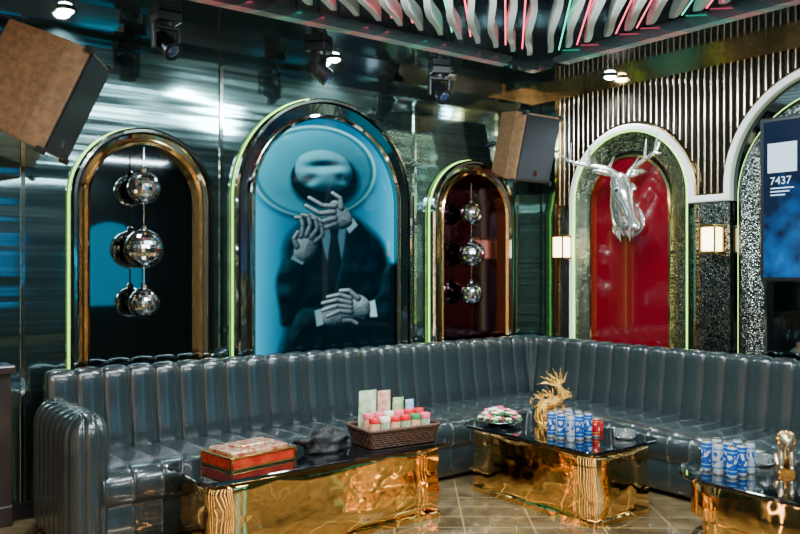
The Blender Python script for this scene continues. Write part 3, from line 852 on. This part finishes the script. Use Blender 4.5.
# ------------------------------------------------------------------ speakers
def speaker(loc, az, pitch, W_, H_, D_, label, mount):
    e = root('loudspeaker', loc, label, 'speaker', rot=(0, math.radians(pitch), math.radians(az)))
    f, b = D_ / 2, -D_ / 2
    V = []
    for x, w, h in ((b, W_ * 0.34, H_ * 0.46), (f - 0.12, W_ / 2, H_ / 2), (f, W_ / 2, H_ / 2)):
        V += [(x, -w, -h), (x, w, -h), (x, w, h), (x, -w, h)]
    F = [(0, 1, 2, 3), (8, 9, 10, 11)]
    for l in (0, 4):
        for i in range(4): j = (i + 1) % 4; F.append((l + i, l + j, l + 4 + j, l + 4 + i))
    ob = part('cabinet', (V, F), M['tan'], e, world=False)
    md = ob.modifiers.new('b', 'BEVEL'); md.width = 0.008; md.segments = 2
    part('grille', box(f, f + 0.014, -W_ / 2 + .012, W_ / 2 - .012, -H_ / 2 + .012, H_ / 2 - .012, 0.005), M['grille'], e, world=False)
    part('badge', xf(lathe([(0.022, 0), (0.022, 0.004)], 20), (f + 0.014, 0.0, -H_ * 0.36), (0, pi / 2, 0)), M['chrome'], e, world=False)
    for sy in (-1, 1):
        for sz in (-1, 1):
            part('corner_cap', box(f - 0.03, f + 0.018, sy * W_ / 2 - .018, sy * W_ / 2 + .018, sz * H_ / 2 - .018, sz * H_ / 2 + .018, 0.006), M['black'], e, world=False)
    mw = (Matrix.Translation(loc) @ Euler((0, math.radians(pitch), math.radians(az))).to_matrix().to_4x4()).inverted()
    m0 = mw @ Vector(mount)
    part('bracket', tube([(b + 0.01, 0, 0), (b - 0.03, 0, 0.0), tuple(m0)], 0.02, 8), M['black'], e, world=False)
    return e
speaker((-4.38, -0.53, 2.46), -30, 25, 0.42, 0.58, 0.46, 'tan wall speaker with dark grille tilted steeply downward', (-4.6, -0.005, 2.5))
speaker((-0.47, -0.36, 2.53), -90, 14, 0.42, 0.56, 0.36, 'tan-sided black speaker mounted high in the corner', (-0.47, -0.005, 2.6))

# ------------------------------------------------------------------ moving head lights & spots
def moving_head(x, y):
    e = root('stage_light', (x, y, ZC), 'black moving-head stage light hanging under the soffit', 'stage light', group='moving-head lights under the soffit')
    q = lambda vf: xf(vf, (0, 0, 0), (0, 0, 0), (0.85, 0.85, 0.85))
    part('mount', q(join(box(-0.09, 0.09, -0.09, 0.09, -0.07, 0, 0.01), xf(lathe([(0.06, 0), (0.06, 0.03)], 20), (0, 0, -0.1)))), M['black'], e, world=False)
    part('yoke', q(join(box(-0.1, -0.08, -0.03, 0.03, -0.26, -0.08, 0.006), box(0.08, 0.1, -0.03, 0.03, -0.26, -0.08, 0.006), box(-0.1, 0.1, -0.03, 0.03, -0.115, -0.09, 0.006))), M['black'], e, world=False)
    part('lamp_head', q(xf(lathe([(0.03, -0.1), (0.065, -0.08), (0.07, 0.0), (0.07, 0.07), (0.075, 0.1), (0.06, 0.1)], 24), (0, 0, -0.22), (math.radians(130), 0, 0.4))), M['black'], e, world=False, smooth=True, angle=40)
    part('lens', q(xf(lathe([(0.06, 0.09), (0.04, 0.105), (0.001, 0.11)], 24), (0, 0, -0.22), (math.radians(130), 0, 0.4))), M['lens'], e, world=False, smooth=True)
    return e
mh = moving_head(-3.6, -0.36)
duplicate(mh, (-2.5, -0.36, ZC), 0.6); duplicate(mh, (-1.40, -0.36, ZC), -0.4)

def downlight(x, y):
    e = root('spotlight', (x, y, ZC), 'small bright round spotlight under black soffit', 'ceiling spotlight', group='round spotlights in the soffit')
    part('housing', lathe([(0.056, 0), (0.062, -0.004), (0.062, -0.012), (0.05, -0.016), (0.047, -0.012)], 24), M['darkchrome'], e, world=False, smooth=True, angle=40)
    part('bulb', lathe([(0.047, -0.010), (0.043, -0.022), (0.030, -0.031), (0.012, -0.035), (0.001, -0.036)], 20), M['led_white'], e, world=False, smooth=True)
    return e
pos = [(-4.12, -0.09), (-2.22, -0.12), (-0.14, -1.02)]
dl = downlight(*pos[0])
for p in pos[1:]: duplicate(dl, (p[0], p[1], ZC))
for i, (x, y) in enumerate(pos):
    l = bpy.data.lights.new('spot_lamp', 'SPOT'); l.energy = 150; l.spot_size = math.radians(130); l.spot_blend = 0.6; l.shadow_soft_size = 0.035; l.color = (0.84, 0.97, 1.0)
    o = bpy.data.objects.new('spot_lamp', l); o.location = (x, y, ZC - 0.08); C.objects.link(o)

# ------------------------------------------------------------------ items on table 1
box_red = mat('red_lacquer', (150, 22, 20), 0, 0.22, vary=(25, (176, 60, 30)))
marble = mat('silver_brocade', (214, 196, 160), 0.5, 0.25, vary=(34, (170, 60, 40)))
g = root('decorative_box', (-3.47, -1.22, TT), 'low red and gold lacquer box with patterned lid', 'box', rot=(0, 0, math.radians(8)))
part('box_body', box(-0.2, 0.2, -0.14, 0.14, 0.012, 0.065, 0.006), box_red, g, world=False)
part('gold_edging', join(box(-0.208, 0.208, -0.148, 0.148, 0, 0.012, 0.003), box(-0.206, 0.206, -0.146, 0.146, 0.062, 0.072, 0.003),
     *[box(sx * 0.203 - .006, sx * 0.203 + .006, sy * 0.143 - .006, sy * 0.143 + .006, 0, 0.07, 0.002) for sx in (-1, 1) for sy in (-1, 1)]), M['brass'], g, world=False)
part('lid', join(rslab(-0.18, 0.18, -0.12, 0.12, 0.02, [(0, 0.07), (0, 0.085), (0.012, 0.092)], 4), rslab(-0.1, 0.1, -0.06, 0.06, 0.03, [(0, 0.09), (0, 0.1), (0.01, 0.105)], 4)), marble, g, world=False)

def crumple(sx, sy, sz, seed, amp=0.18):
    V, F = sphere(1, 32, 18)
    out = []
    for v in V:
        p = Vector(v); nn = noise.noise(p * 1.6 + Vector((seed, 0, 0))) + 0.5 * noise.noise(p * 4 + Vector((0, seed, 0)))
        p *= 1 + amp * nn * 1.6
        z = p.z * sz
        out.append((p.x * sx, p.y * sy, max(z, -sz * 0.45) + sz * 0.45))
    return out, F
top(part('cloth_pouch', xf(crumple(0.15, 0.09, 0.075, 3.3, 0.35), (-3.0, -1.24, TT)), mat('black_cloth', (12, 13, 15), 0, 0.6, bump=(50, 0.4)), smooth=True), 'crumpled black cloth pouch lying on glass table', 'pouch')

wick = mat('brown_wicker', (84, 52, 34), 0, 0.5, vary=(60, (44, 26, 18)))
bk = root('snack_basket', (-2.56, -1.31, TT), 'rectangular brown wicker basket with flared rim', 'basket', rot=(0, 0, math.radians(-6)))
strands = []
for lvl in range(8):
    z = 0.008 + lvl * 0.0125; fl_ = 0.02 * lvl / 7
    pts = rrect(-0.22 - fl_, 0.22 + fl_, -0.125 - fl_, 0.125 + fl_, 0.03, 4)
    dense = []
    n = len(pts); acc = 0
    for i in range(n):
        a = Vector((*pts[i], 0)); b = Vector((*pts[(i + 1) % n], 0)); L_ = (b - a).length; kk = max(1, int(L_ / 0.02))
        for j in range(kk):
            p = a + (b - a) * j / kk; acc += 1
            wv = 0.004 * (1 if (acc + lvl) % 2 else -1); nn = Vector((p.x, p.y, 0)).normalized()
            dense.append((p.x + nn.x * wv, p.y + nn.y * wv, z))
    dense.append(dense[0]); strands.append(tube(dense, 0.0065, 6))
part('woven_wall', join(*strands), wick, bk, world=False, smooth=True)
rim = [(x, y, 0.106) for x, y in rrect(-0.245, 0.245, -0.15, 0.15, 0.035, 6)]; rim.append(rim[0])
part('rim', tube(rim, 0.011, 8), wick, bk, world=False, smooth=True)
part('basket_base', rslab(-0.22, 0.22, -0.125, 0.125, 0.03, [(0, 0.002), (0, 0.01)], 4), wick, bk, world=False)

def jar(loc, r, h, mbody, mlid, label):
    e = root('snack_jar', loc, label, 'jar', group='snack jars in the basket')
    part('jar_body', lathe([(r * .9, 0), (r, 0.006), (r, h * 0.78), (r * 0.92, h * 0.84)], 20), mbody, e, world=False, smooth=True, angle=50)
    part('lid', lathe([(r * 1.02, h * 0.82), (r * 1.04, h * 0.84), (r * 1.04, h * 0.98), (r * .96, h)], 20), mlid, e, world=False, smooth=True, angle=50)
cl = {'r': mat('red_lid', (200, 24, 36), 0, 0.3), 'p': mat('pink_lid', (225, 90, 116), 0, 0.3), 'w': mat('cream_lid', (225, 220, 205), 0, 0.3), 'g': mat('green_lid', (50, 130, 70), 0, 0.35)}
bodyc = mat('snack_jar_body', (200, 110, 80), 0, 0.25, coat=0.5, vary=(70, (225, 190, 150)))
bodyr = mat('snack_jar_red_body', (180, 30, 44), 0, 0.25, coat=0.5, vary=(60, (220, 110, 110)))
bodyg = mat('snack_jar_green_body', (60, 120, 110), 0, 0.25, coat=0.5, vary=(60, (180, 190, 150)))
names = {'r': 'red', 'p': 'pink', 'w': 'cream', 'g': 'green'}
k = 0
for ix in range(6):
    for iy in range(2):
        c_ = 'rpwprwrpgrpr'[k]; k += 1
        lx, ly = -0.175 + ix * 0.070, -0.078 + iy * 0.073
        a = math.radians(-6); wx, wy = lx * cos(a) - ly * sin(a), lx * sin(a) + ly * cos(a)
        jar((-2.56 + wx, -1.31 + wy, TT + 0.011), 0.031, 0.16 + 0.016 * ((ix * 3 + iy) % 3), (bodyr, bodyc, bodyc, bodyg)[k % 4], cl[c_], 'small snack jar with %s lid standing in wicker basket' % names[c_])
def packet(loc, rot, w, h, m, lab):
    V, F = [], []; nx, nz = 10, 12
    for side in (-1, 1):
        for i in range(nx + 1):
            for j in range(nz + 1):
                u = i / nx; v = j / nz; th = 0.014 * (sin(pi * u) * sin(pi * v)) ** 0.5 if 0 < i < nx and 0 < j < nz else 0
                V.append(((u - .5) * w, side * (th + 0.0008) + 0.002 * sin(9 * u + 5 * v), v * h))
    s = (nx + 1) * (nz + 1)
    for sd_ in (0, s):
        for i in range(nx):
            for j in range(nz):
                a = sd_ + i * (nz + 1) + j; F.append((a, a + 1, a + nz + 2, a + nz + 1))
    o = part('snack_packet', (V, F), m, smooth=True); o.location = loc; o.rotation_euler = rot
    return top(o, lab, 'snack packet', 'snack packets in the basket')
packet((-2.69, -1.215, TT + .012), (0.05, 0.0, -0.1), 0.12, 0.30, mat('white_print_packet', (226, 230, 220), 0.1, 0.3, vary=(20, (120, 170, 110))), 'upright white printed snack packet in basket')
packet((-2.575, -1.228, TT + .012), (0.03, 0.0, -0.1), 0.09, 0.29, mat('cream_packet', (225, 214, 186), 0.1, 0.3, vary=(22, (190, 90, 70))), 'cream snack packet standing behind jars')
packet((-2.478, -1.238, TT + .012), (0.03, 0.02, -0.1), 0.08, 0.24, mat('green_packet', (60, 140, 80), 0.1, 0.3, vary=(22, (210, 214, 160))), 'green snack packet standing behind jars')
packet((-2.39, -1.246, TT + .012), (0.03, 0.0, -0.1), 0.065, 0.22, mat('blue_packet', (50, 110, 180), 0.1, 0.3, vary=(22, (200, 215, 225))), 'blue snack packet standing behind jars')

# ------------------------------------------------------------------ cans
def can_material(name, c1, c2, c3, rim_c, H=0.16):
    m = bpy.data.materials.new(name); m.use_nodes = True
    nt = m.node_tree; b = nt.nodes['Principled BSDF']; L = nt.links.new
    tc = nt.nodes.new('ShaderNodeTexCoord'); sp = nt.nodes.new('ShaderNodeSeparateXYZ'); L(tc.outputs['Object'], sp.inputs[0])
    mr = nt.nodes.new('ShaderNodeMapRange'); mr.inputs['From Max'].default_value = H; L(sp.outputs['Z'], mr.inputs['Value'])
    r = nt.nodes.new('ShaderNodeValToRGB'); r.color_ramp.interpolation = 'CONSTANT'
    e = r.color_ramp.elements; e[0].position = 0; e[0].color = srgb(*rim_c); e[1].position = 0.10; e[1].color = srgb(*c1)
    for p_, cc in ((0.20, c3), (0.24, c1), (0.78, c3), (0.82, c1), (0.90, rim_c)):
        k = e.new(p_); k.color = srgb(*cc)
    L(mr.outputs[0], r.inputs['Fac'])
    mp = nt.nodes.new('ShaderNodeMapping'); mp.inputs['Scale'].default_value = (34, 34, 20)
    L(tc.outputs['Object'], mp.inputs['Vector'])
    v = nt.nodes.new('ShaderNodeTexNoise'); v.inputs['Scale'].default_value = 1.6; v.inputs['Detail'].default_value = 3; L(mp.outputs[0], v.inputs['Vector'])
    th = nt.nodes.new('ShaderNodeMath'); th.operation = 'GREATER_THAN'; L(v.outputs['Fac'], th.inputs[0]); th.inputs[1].default_value = 0.54
    z1 = nt.nodes.new('ShaderNodeMath'); z1.operation = 'GREATER_THAN'; L(mr.outputs[0], z1.inputs[0]); z1.inputs[1].default_value = 0.32
    z2 = nt.nodes.new('ShaderNodeMath'); z2.operation = 'LESS_THAN'; L(mr.outputs[0], z2.inputs[0]); z2.inputs[1].default_value = 0.70
    m1 = nt.nodes.new('ShaderNodeMath'); m1.operation = 'MULTIPLY'; L(z1.outputs[0], m1.inputs[0]); L(z2.outputs[0], m1.inputs[1])
    m2 = nt.nodes.new('ShaderNodeMath'); m2.operation = 'MULTIPLY'; L(m1.outputs[0], m2.inputs[0]); L(th.outputs[0], m2.inputs[1])
    mx = nt.nodes.new('ShaderNodeMixRGB'); L(m2.outputs[0], mx.inputs[0]); L(r.outputs['Color'], mx.inputs[1]); mx.inputs[2].default_value = srgb(*c2)
    L(mx.outputs[0], b.inputs['Base Color'])
    b.inputs['Metallic'].default_value = 0.5; b.inputs['Roughness'].default_value = 0.22
    return m
mb1 = can_material('blue_can', (24, 84, 176), (210, 224, 236), (110, 180, 220), (190, 204, 214))
mb2 = can_material('silver_can', (178, 194, 204), (34, 90, 180), (50, 110, 190), (200, 210, 216))
mb3 = can_material('red_can', (200, 22, 30), (240, 225, 190), (230, 180, 60), (190, 190, 190), 0.12)
def can(name, loc, m, lab, grp, h=0.16, r=0.0245):
    e = root(name, loc, lab, 'drink can', group=grp)
    part('can_body', lathe([(r * .75, 0), (r * .98, 0.008), (r, 0.014), (r, h - 0.018), (r * .82, h - 0.004)], 24), m, e, world=False, smooth=True, angle=50)
    part('can_lid', lathe([(r * .84, h - 0.006), (r * .86, h), (r * .78, h), (r * .76, h - .005), (0.001, h - .005)], 24), M['chrome'], e, world=False, smooth=True, angle=50)
    part('pull_tab', xf(rslab(-.008, .008, -.012, .012, .007, [(0, 0), (0, .0015)], 3), (0, .002, h - .004)), M['chrome'], e, world=False)
    return e
G_ = 'drink cans on the tables'
srcs = {'b': can('drink_can', (-1.70, -1.79, TT), mb1, 'slim blue and white drink can in a cluster', G_),
        's': can('drink_can', (-1.62, -1.785, TT), mb2, 'slim silver and blue drink can in a cluster', G_),
        'r': can('drink_can', (-1.43, -1.88, TT), mb3, 'red drink can standing beside blue cans', G_, 0.12, 0.026)}
lay = [(-1.54, -1.79, 'b'), (-1.70, -1.87, 'b'), (-1.62, -1.865, 's'), (-1.54, -1.87, 'b'),
       (-1.705, -1.95, 's'), (-1.625, -1.95, 'b'), (-1.545, -1.95, 'b'), (-1.47, -1.95, 'r')]
for x, y, k in lay: duplicate(srcs[k], (x, y, TT), random.uniform(0, 6))
for x, y, k in [(-1.68, -2.83, 'b'), (-1.60, -2.84, 's'), (-1.70, -2.91, 's'), (-1.62, -2.915, 'b'), (-1.54, -2.92, 'b'), (-1.71, -2.99, 'b'), (-1.63, -2.995, 'b'), (-1.55, -2.995, 's'),
                (-1.49, -2.86, 'r')]:
    duplicate(srcs[k], (x, y, TT), random.uniform(0, 6))

glass = mat('clear_glass', (230, 240, 240), 0, 0.03, trans=0.9)
def ashtray(loc):
    V, F = lathe([(0.055, 0), (0.065, 0.01), (0.07, 0.045), (0.06, 0.045), (0.052, 0.015), (0.001, 0.012)], 16)
    o = part('glass_ashtray', (V, F), glass); o.location = loc
    return top(o, 'faceted clear glass ashtray on black table top', 'ashtray', 'glass ashtrays')
ashtray((-1.36, -2.08, TT)); ashtray((-1.33, -2.93, TT))
o = part('carton', rslab(-0.05, 0.05, -0.03, 0.03, 0.006, [(0, 0), (0, 0.05), (0.003, 0.053)], 3), cl['r']); o.location = (-1.33, -1.84, TT); o.rotation_euler = (0, 0, 0.3)
top(o, 'small red carton lying on black glass table', 'carton')

pl = root('flower_platter', (-1.67, -1.30, TT), 'low silver platter heaped with small cream and pink blossoms', 'platter')
part('dish', lathe([(0.07, 0), (0.075, 0.01), (0.155, 0.028), (0.16, 0.034), (0.145, 0.03), (0.06, 0.014), (0.001, 0.014)], 32), M['chrome'], pl, world=False, smooth=True)
fls = []; fls2 = []; grn = []
for i in range(54):
    a = random.uniform(0, 2 * pi); rr_ = 0.13 * math.sqrt(random.random()); zz = 0.035 + 0.085 * (1 - (rr_ / 0.15) ** 2) * random.uniform(.6, 1)
    px, py = rr_ * cos(a), rr_ * sin(a); P_ = []
    for kx in range(5):
        b = 2 * pi * kx / 5 + a
        P_.append(sphere(0.013, 6, 5, (px + 0.012 * cos(b), py + 0.012 * sin(b), zz + 0.002), (1, 1, 0.45)))
    (fls if i % 3 else fls2).append(join(*P_)); grn.append(xf(sphere(0.026, 6, 4, (0, 0, 0), (1, 0.45, 0.15)), (px * 1.12, py * 1.12, zz - 0.008), (0.3, 0.5, a)))
part('blossoms', join(*fls), cl['w'], pl, world=False, smooth=True); part('pink_blossoms', join(*fls2), cl['p'], pl, world=False, smooth=True); part('leaves', join(*grn), cl['g'], pl, world=False, smooth=True)

# ornate gold leaping fish sculpture
fg = root('gold_fish_sculpture', (-1.38, -1.52, TT), 'ornate gold leaping fish sculpture on curling wave base', 'sculpture', rot=(0, 0, -0.65))
fg.scale = (0.92, 0.92, 0.92)
waves = []
for i in range(16):
    a = 2 * pi * i / 16; x, y = 0.115 * cos(a), 0.06 * sin(a); hh = 0.07 + 0.06 * ((i * 7) % 5) / 5
    waves.append(blob([(x, y, 0.02, 0.017), (x * 1.12, y * 1.15, hh * .6, 0.013), (x * 1.02, y, hh, 0.009), (x * 0.8, y * .7, hh + .012, 0.006), (x * .95, y * .8, hh + .04, 0.002)], 8, 4))
part('wave_base', join(rslab(-0.13, 0.13, -0.07, 0.07, 0.03, [(0, 0), (0, .02), (.01, .028)], 5), *waves), M['goldfig'], fg, world=False, smooth=True, angle=50)
chain = [(-0.13, 0, 0.125, 0.010), (-0.10, 0, 0.135, 0.026), (-0.05, 0, 0.145, 0.036), (0.01, 0, 0.16, 0.036), (0.055, 0, 0.195, 0.029), (0.055, 0, 0.245, 0.019), (0.02, 0, 0.28, 0.011)]
scales = []
cp = smooth_path([c_[:3] for c_ in chain[1:]], 4)
for i, p in enumerate(cp):
    f_ = i / len(cp); rr_ = 0.034 * (1 - abs(f_ - 0.35) * 0.95)
    t_ = (cp[min(i + 1, len(cp) - 1)] - cp[max(i - 1, 0)]).normalized(); n_ = Vector((-t_.z, 0, t_.x))
    for kx in range(9):
        a = 2 * pi * (kx + 0.5 * (i % 2)) / 9
        q_ = p + n_ * rr_ * cos(a) + Vector((0, rr_ * sin(a), 0)); scales.append(sphere(0.009, 6, 4, tuple(q_)))
part('fish_body', join(blob(chain, 14), *scales, sphere(0.009, 8, 6, (-0.105, 0.024, 0.15)), sphere(0.009, 8, 6, (-0.105, -0.024, 0.15)),
     blob([(-0.13, 0.01, 0.12, 0.005), (-0.16, 0.03, 0.15, 0.004), (-0.15, 0.04, 0.19, 0.002)], 6), blob([(-0.13, -0.01, 0.12, 0.005), (-0.16, -0.03, 0.15, 0.004), (-0.15, -0.04, 0.19, 0.002)], 6)), M['goldfig'], fg, world=False, smooth=True)
def ribfan(o, a0, a1, L_, n, r0=0.005):
    out = []
    for i in range(n):
        a = math.radians(a0 + (a1 - a0) * i / (n - 1)); l = L_ * (0.75 + 0.25 * (i % 2))
        out.append(blob([(o[0], o[1], o[2], r0 * .9), (o[0] + l * .5 * cos(a), o[1], o[2] + l * .5 * sin(a), r0), (o[0] + l * cos(a + .2), o[1], o[2] + l * sin(a + .2), r0 * .3)], 6, 3))
    return join(*out)
part('fins', join(ribfan((0.02, 0, 0.27), 30, 160, 0.14, 12), ribfan((-0.08, 0, 0.165), 70, 140, 0.08, 7), ribfan((-0.02, 0, 0.18), 60, 140, 0.09, 8), ribfan((0.07, 0, 0.20), -20, 60, 0.08, 7),
     xf(ribfan((0, 0, 0), 190, 260, 0.09, 7), (-0.06, 0.03, 0.14), (0.8, 0, 0)), xf(ribfan((0, 0, 0), 190, 260, 0.09, 7), (-0.06, -0.03, 0.14), (-0.8, 0, 0))), M['goldfig'], fg, world=False, smooth=True)

ivory = mat('silver_gilt', (214, 206, 184), 0.9, 0.25, vary=(22, (196, 156, 90)))
ln = root('lion_figurine', (-1.40, -3.10, TT), 'small seated silver and gilt lion figurine on plinth', 'figurine', rot=(0, 0, math.radians(215)))
part('plinth', rslab(-0.07, 0.06, -0.045, 0.045, 0.01, [(0, 0), (0, .012), (.008, .018), (.008, .03)], 3), M['brass'], ln, world=False)
part('body', join(blob([(-0.05, 0, 0.045, 0.03), (-0.03, 0, 0.07, 0.042), (0.0, 0, 0.10, 0.038), (0.02, 0, 0.135, 0.034), (0.028, 0, 0.16, 0.03)], 12),
     blob([(0.03, 0, 0.165, 0.03), (0.045, 0, 0.175, 0.036), (0.065, 0, 0.17, 0.026), (0.082, 0, 0.163, 0.016), (0.088, 0, 0.162, 0.004)], 12),
     *[blob([(0.015, s * .02, 0.12, .018), (0.035, s * .024, 0.08, .014), (0.04, s * .024, 0.035, .012), (0.052, s * .024, 0.034, .01)], 8) for s in (-1, 1)],
     *[blob([(-0.04, s * .03, 0.07, .026), (-0.01, s * .036, 0.05, .018), (0.01, s * .036, 0.036, .011)], 8) for s in (-1, 1)],
     *[sphere(0.01, 8, 6, (0.035, s * .026, 0.205)) for s in (-1, 1)], blob([(-0.06, 0, .04, .01), (-0.085, 0, .07, .009), (-0.08, 0, .11, .012), (-0.075, 0, .13, .004)], 8)), ivory, ln, world=False, smooth=True)
part('mane', join(*[sphere(0.014, 7, 6, (0.03 - 0.012 * abs(cos(a)), 0.037 * cos(a), 0.172 + 0.037 * sin(a))) for a in [2 * pi * i / 12 for i in range(12)]]), M['goldfig'], ln, world=False, smooth=True)

# ------------------------------------------------------------------ rest of the room, plus added lights (seen in reflections)
op = root('arched_light_panel', (-1.3, YF, 0.9), 'glowing cyan arched wall panel', 'light panel')
Vv, Ff = arch_fill(-1.45, 1.7, 0.5, 0.9, 0.03, 'back', 0.02)
part('glow_panel', ([(x, YF - y, z) for x, y, z in Vv], Ff), mat('cyan_glow', (20, 110, 140), 0, 0.3, (0, 150, 180), 3.0), op)
tv2 = root('television', (-3.6, YF, 1.2), 'large wall television showing a blue picture', 'television')
part('bezel', box(-4.45, -2.75, YF + .002, YF + 0.05, 1.15, 2.15, 0.01), M['black'], tv2)
part('display', box(-4.42, -2.78, YF + 0.05, YF + 0.055, 1.18, 2.12), mat('tv_blue', (20, 60, 120), 0, 0.3, (50, 150, 190), 1.8), tv2)
for x in (-6.6, -5.9, -5.2):  # out-of-view glowing columns added so gold and chrome pick up bright bands
    lc = root('added_light_column', (x, YF, 0.1), 'slim vertical warm glow strip added for reflections', 'added light', group='warm columns added for reflections')
    part('diffuser', box(x - 0.03, x + 0.03, YF + 0.002, YF + 0.04, 0.15, 2.9), M['added_warm_glow'], lc)
    part('housing', join(box(x - 0.04, x + 0.04, YF + 0.002, YF + 0.05, 0.1, 0.15), box(x - 0.04, x + 0.04, YF + 0.002, YF + 0.05, 2.9, 2.95)), M['chrome'], lc)
for y in (-6.6, -5.4, -4.2, -3.0, -1.8, -0.8):  # same added columns along the unseen left wall
    lc = root('added_light_column', (XL, y, 0.1), 'slim vertical warm glow strip added for reflections', 'added light', group='warm columns added for reflections')
    part('diffuser', box(XL + 0.002, XL + 0.04, y - 0.03, y + 0.03, 0.15, 2.9), M['added_warm_glow'], lc)
    part('housing', join(box(XL + 0.002, XL + 0.05, y - 0.04, y + 0.04, 0.1, 0.15), box(XL + 0.002, XL + 0.05, y - 0.04, y + 0.04, 2.9, 2.95)), M['chrome'], lc)
for y, x0, x1 in ((-2.9, -5.6, -2.0), (-4.3, -5.8, -1.2), (-5.9, -5.8, -1.2)):  # out-of-view tubes added for streak reflections on the walls and more light
    tl = root('added_light_tube', ((x0 + x1) / 2, y, 3.6), 'long white glow tube added for wall reflections', 'ceiling light', group='linear tubes added for reflections')
    part('diffuser', tube([(x0, y, 3.54), ((x0 + x1) / 2, y, 3.54), (x1, y, 3.54)], 0.022, 10), M['added_tube_glow'], tl, smooth=True, angle=50)
    part('housing', box(x0, x1, y - 0.03, y + 0.03, 3.56, 3.6), M['chrome'], tl)

# ------------------------------------------------------------------ lights
def area(loc, rot, sx, sy, e, col):  # fill lights added to brighten the room, no fixture modelled
    l = bpy.data.lights.new('fill_light', 'AREA'); l.shape = 'RECTANGLE'; l.size = sx; l.size_y = sy; l.energy = e; l.color = col
    o = bpy.data.objects.new('fill_light', l); o.location = loc; o.rotation_euler = rot; C.objects.link(o)
area((-3.6, -3.6, 3.5), (0, 0, 0), 2.6, 0.8, 250, (0.86, 0.97, 1.0))
area((-2.2, -2.2, 3.05), (math.radians(35), 0, math.radians(-45)), 1.6, 0.2, 150, (0.80, 0.97, 1.0))
area((-5.6, -5.6, 3.0), (0, 0, 0), 0.4, 2.6, 180, (1.0, 0.90, 0.76))
area((-2.4, -6.2, 3.0), (0, 0, 0), 2.6, 0.3, 180, (0.94, 0.96, 1.0))
w = bpy.data.worlds.new('World'); bpy.context.scene.world = w; w.use_nodes = True
w.node_tree.nodes['Background'].inputs[0].default_value = (0.02, 0.03, 0.035, 1)

# ------------------------------------------------------------------ camera
cam = bpy.data.cameras.new('Camera'); cam.lens = 36; cam.sensor_width = 36; cam.clip_start = 0.05
co = bpy.data.objects.new('Camera', cam); C.objects.link(co)
co.location = (-5.444, -5.154, 1.5)
co.rotation_euler = (math.radians(90), 0, math.radians(52.65 - 90))
bpy.context.scene.camera = co
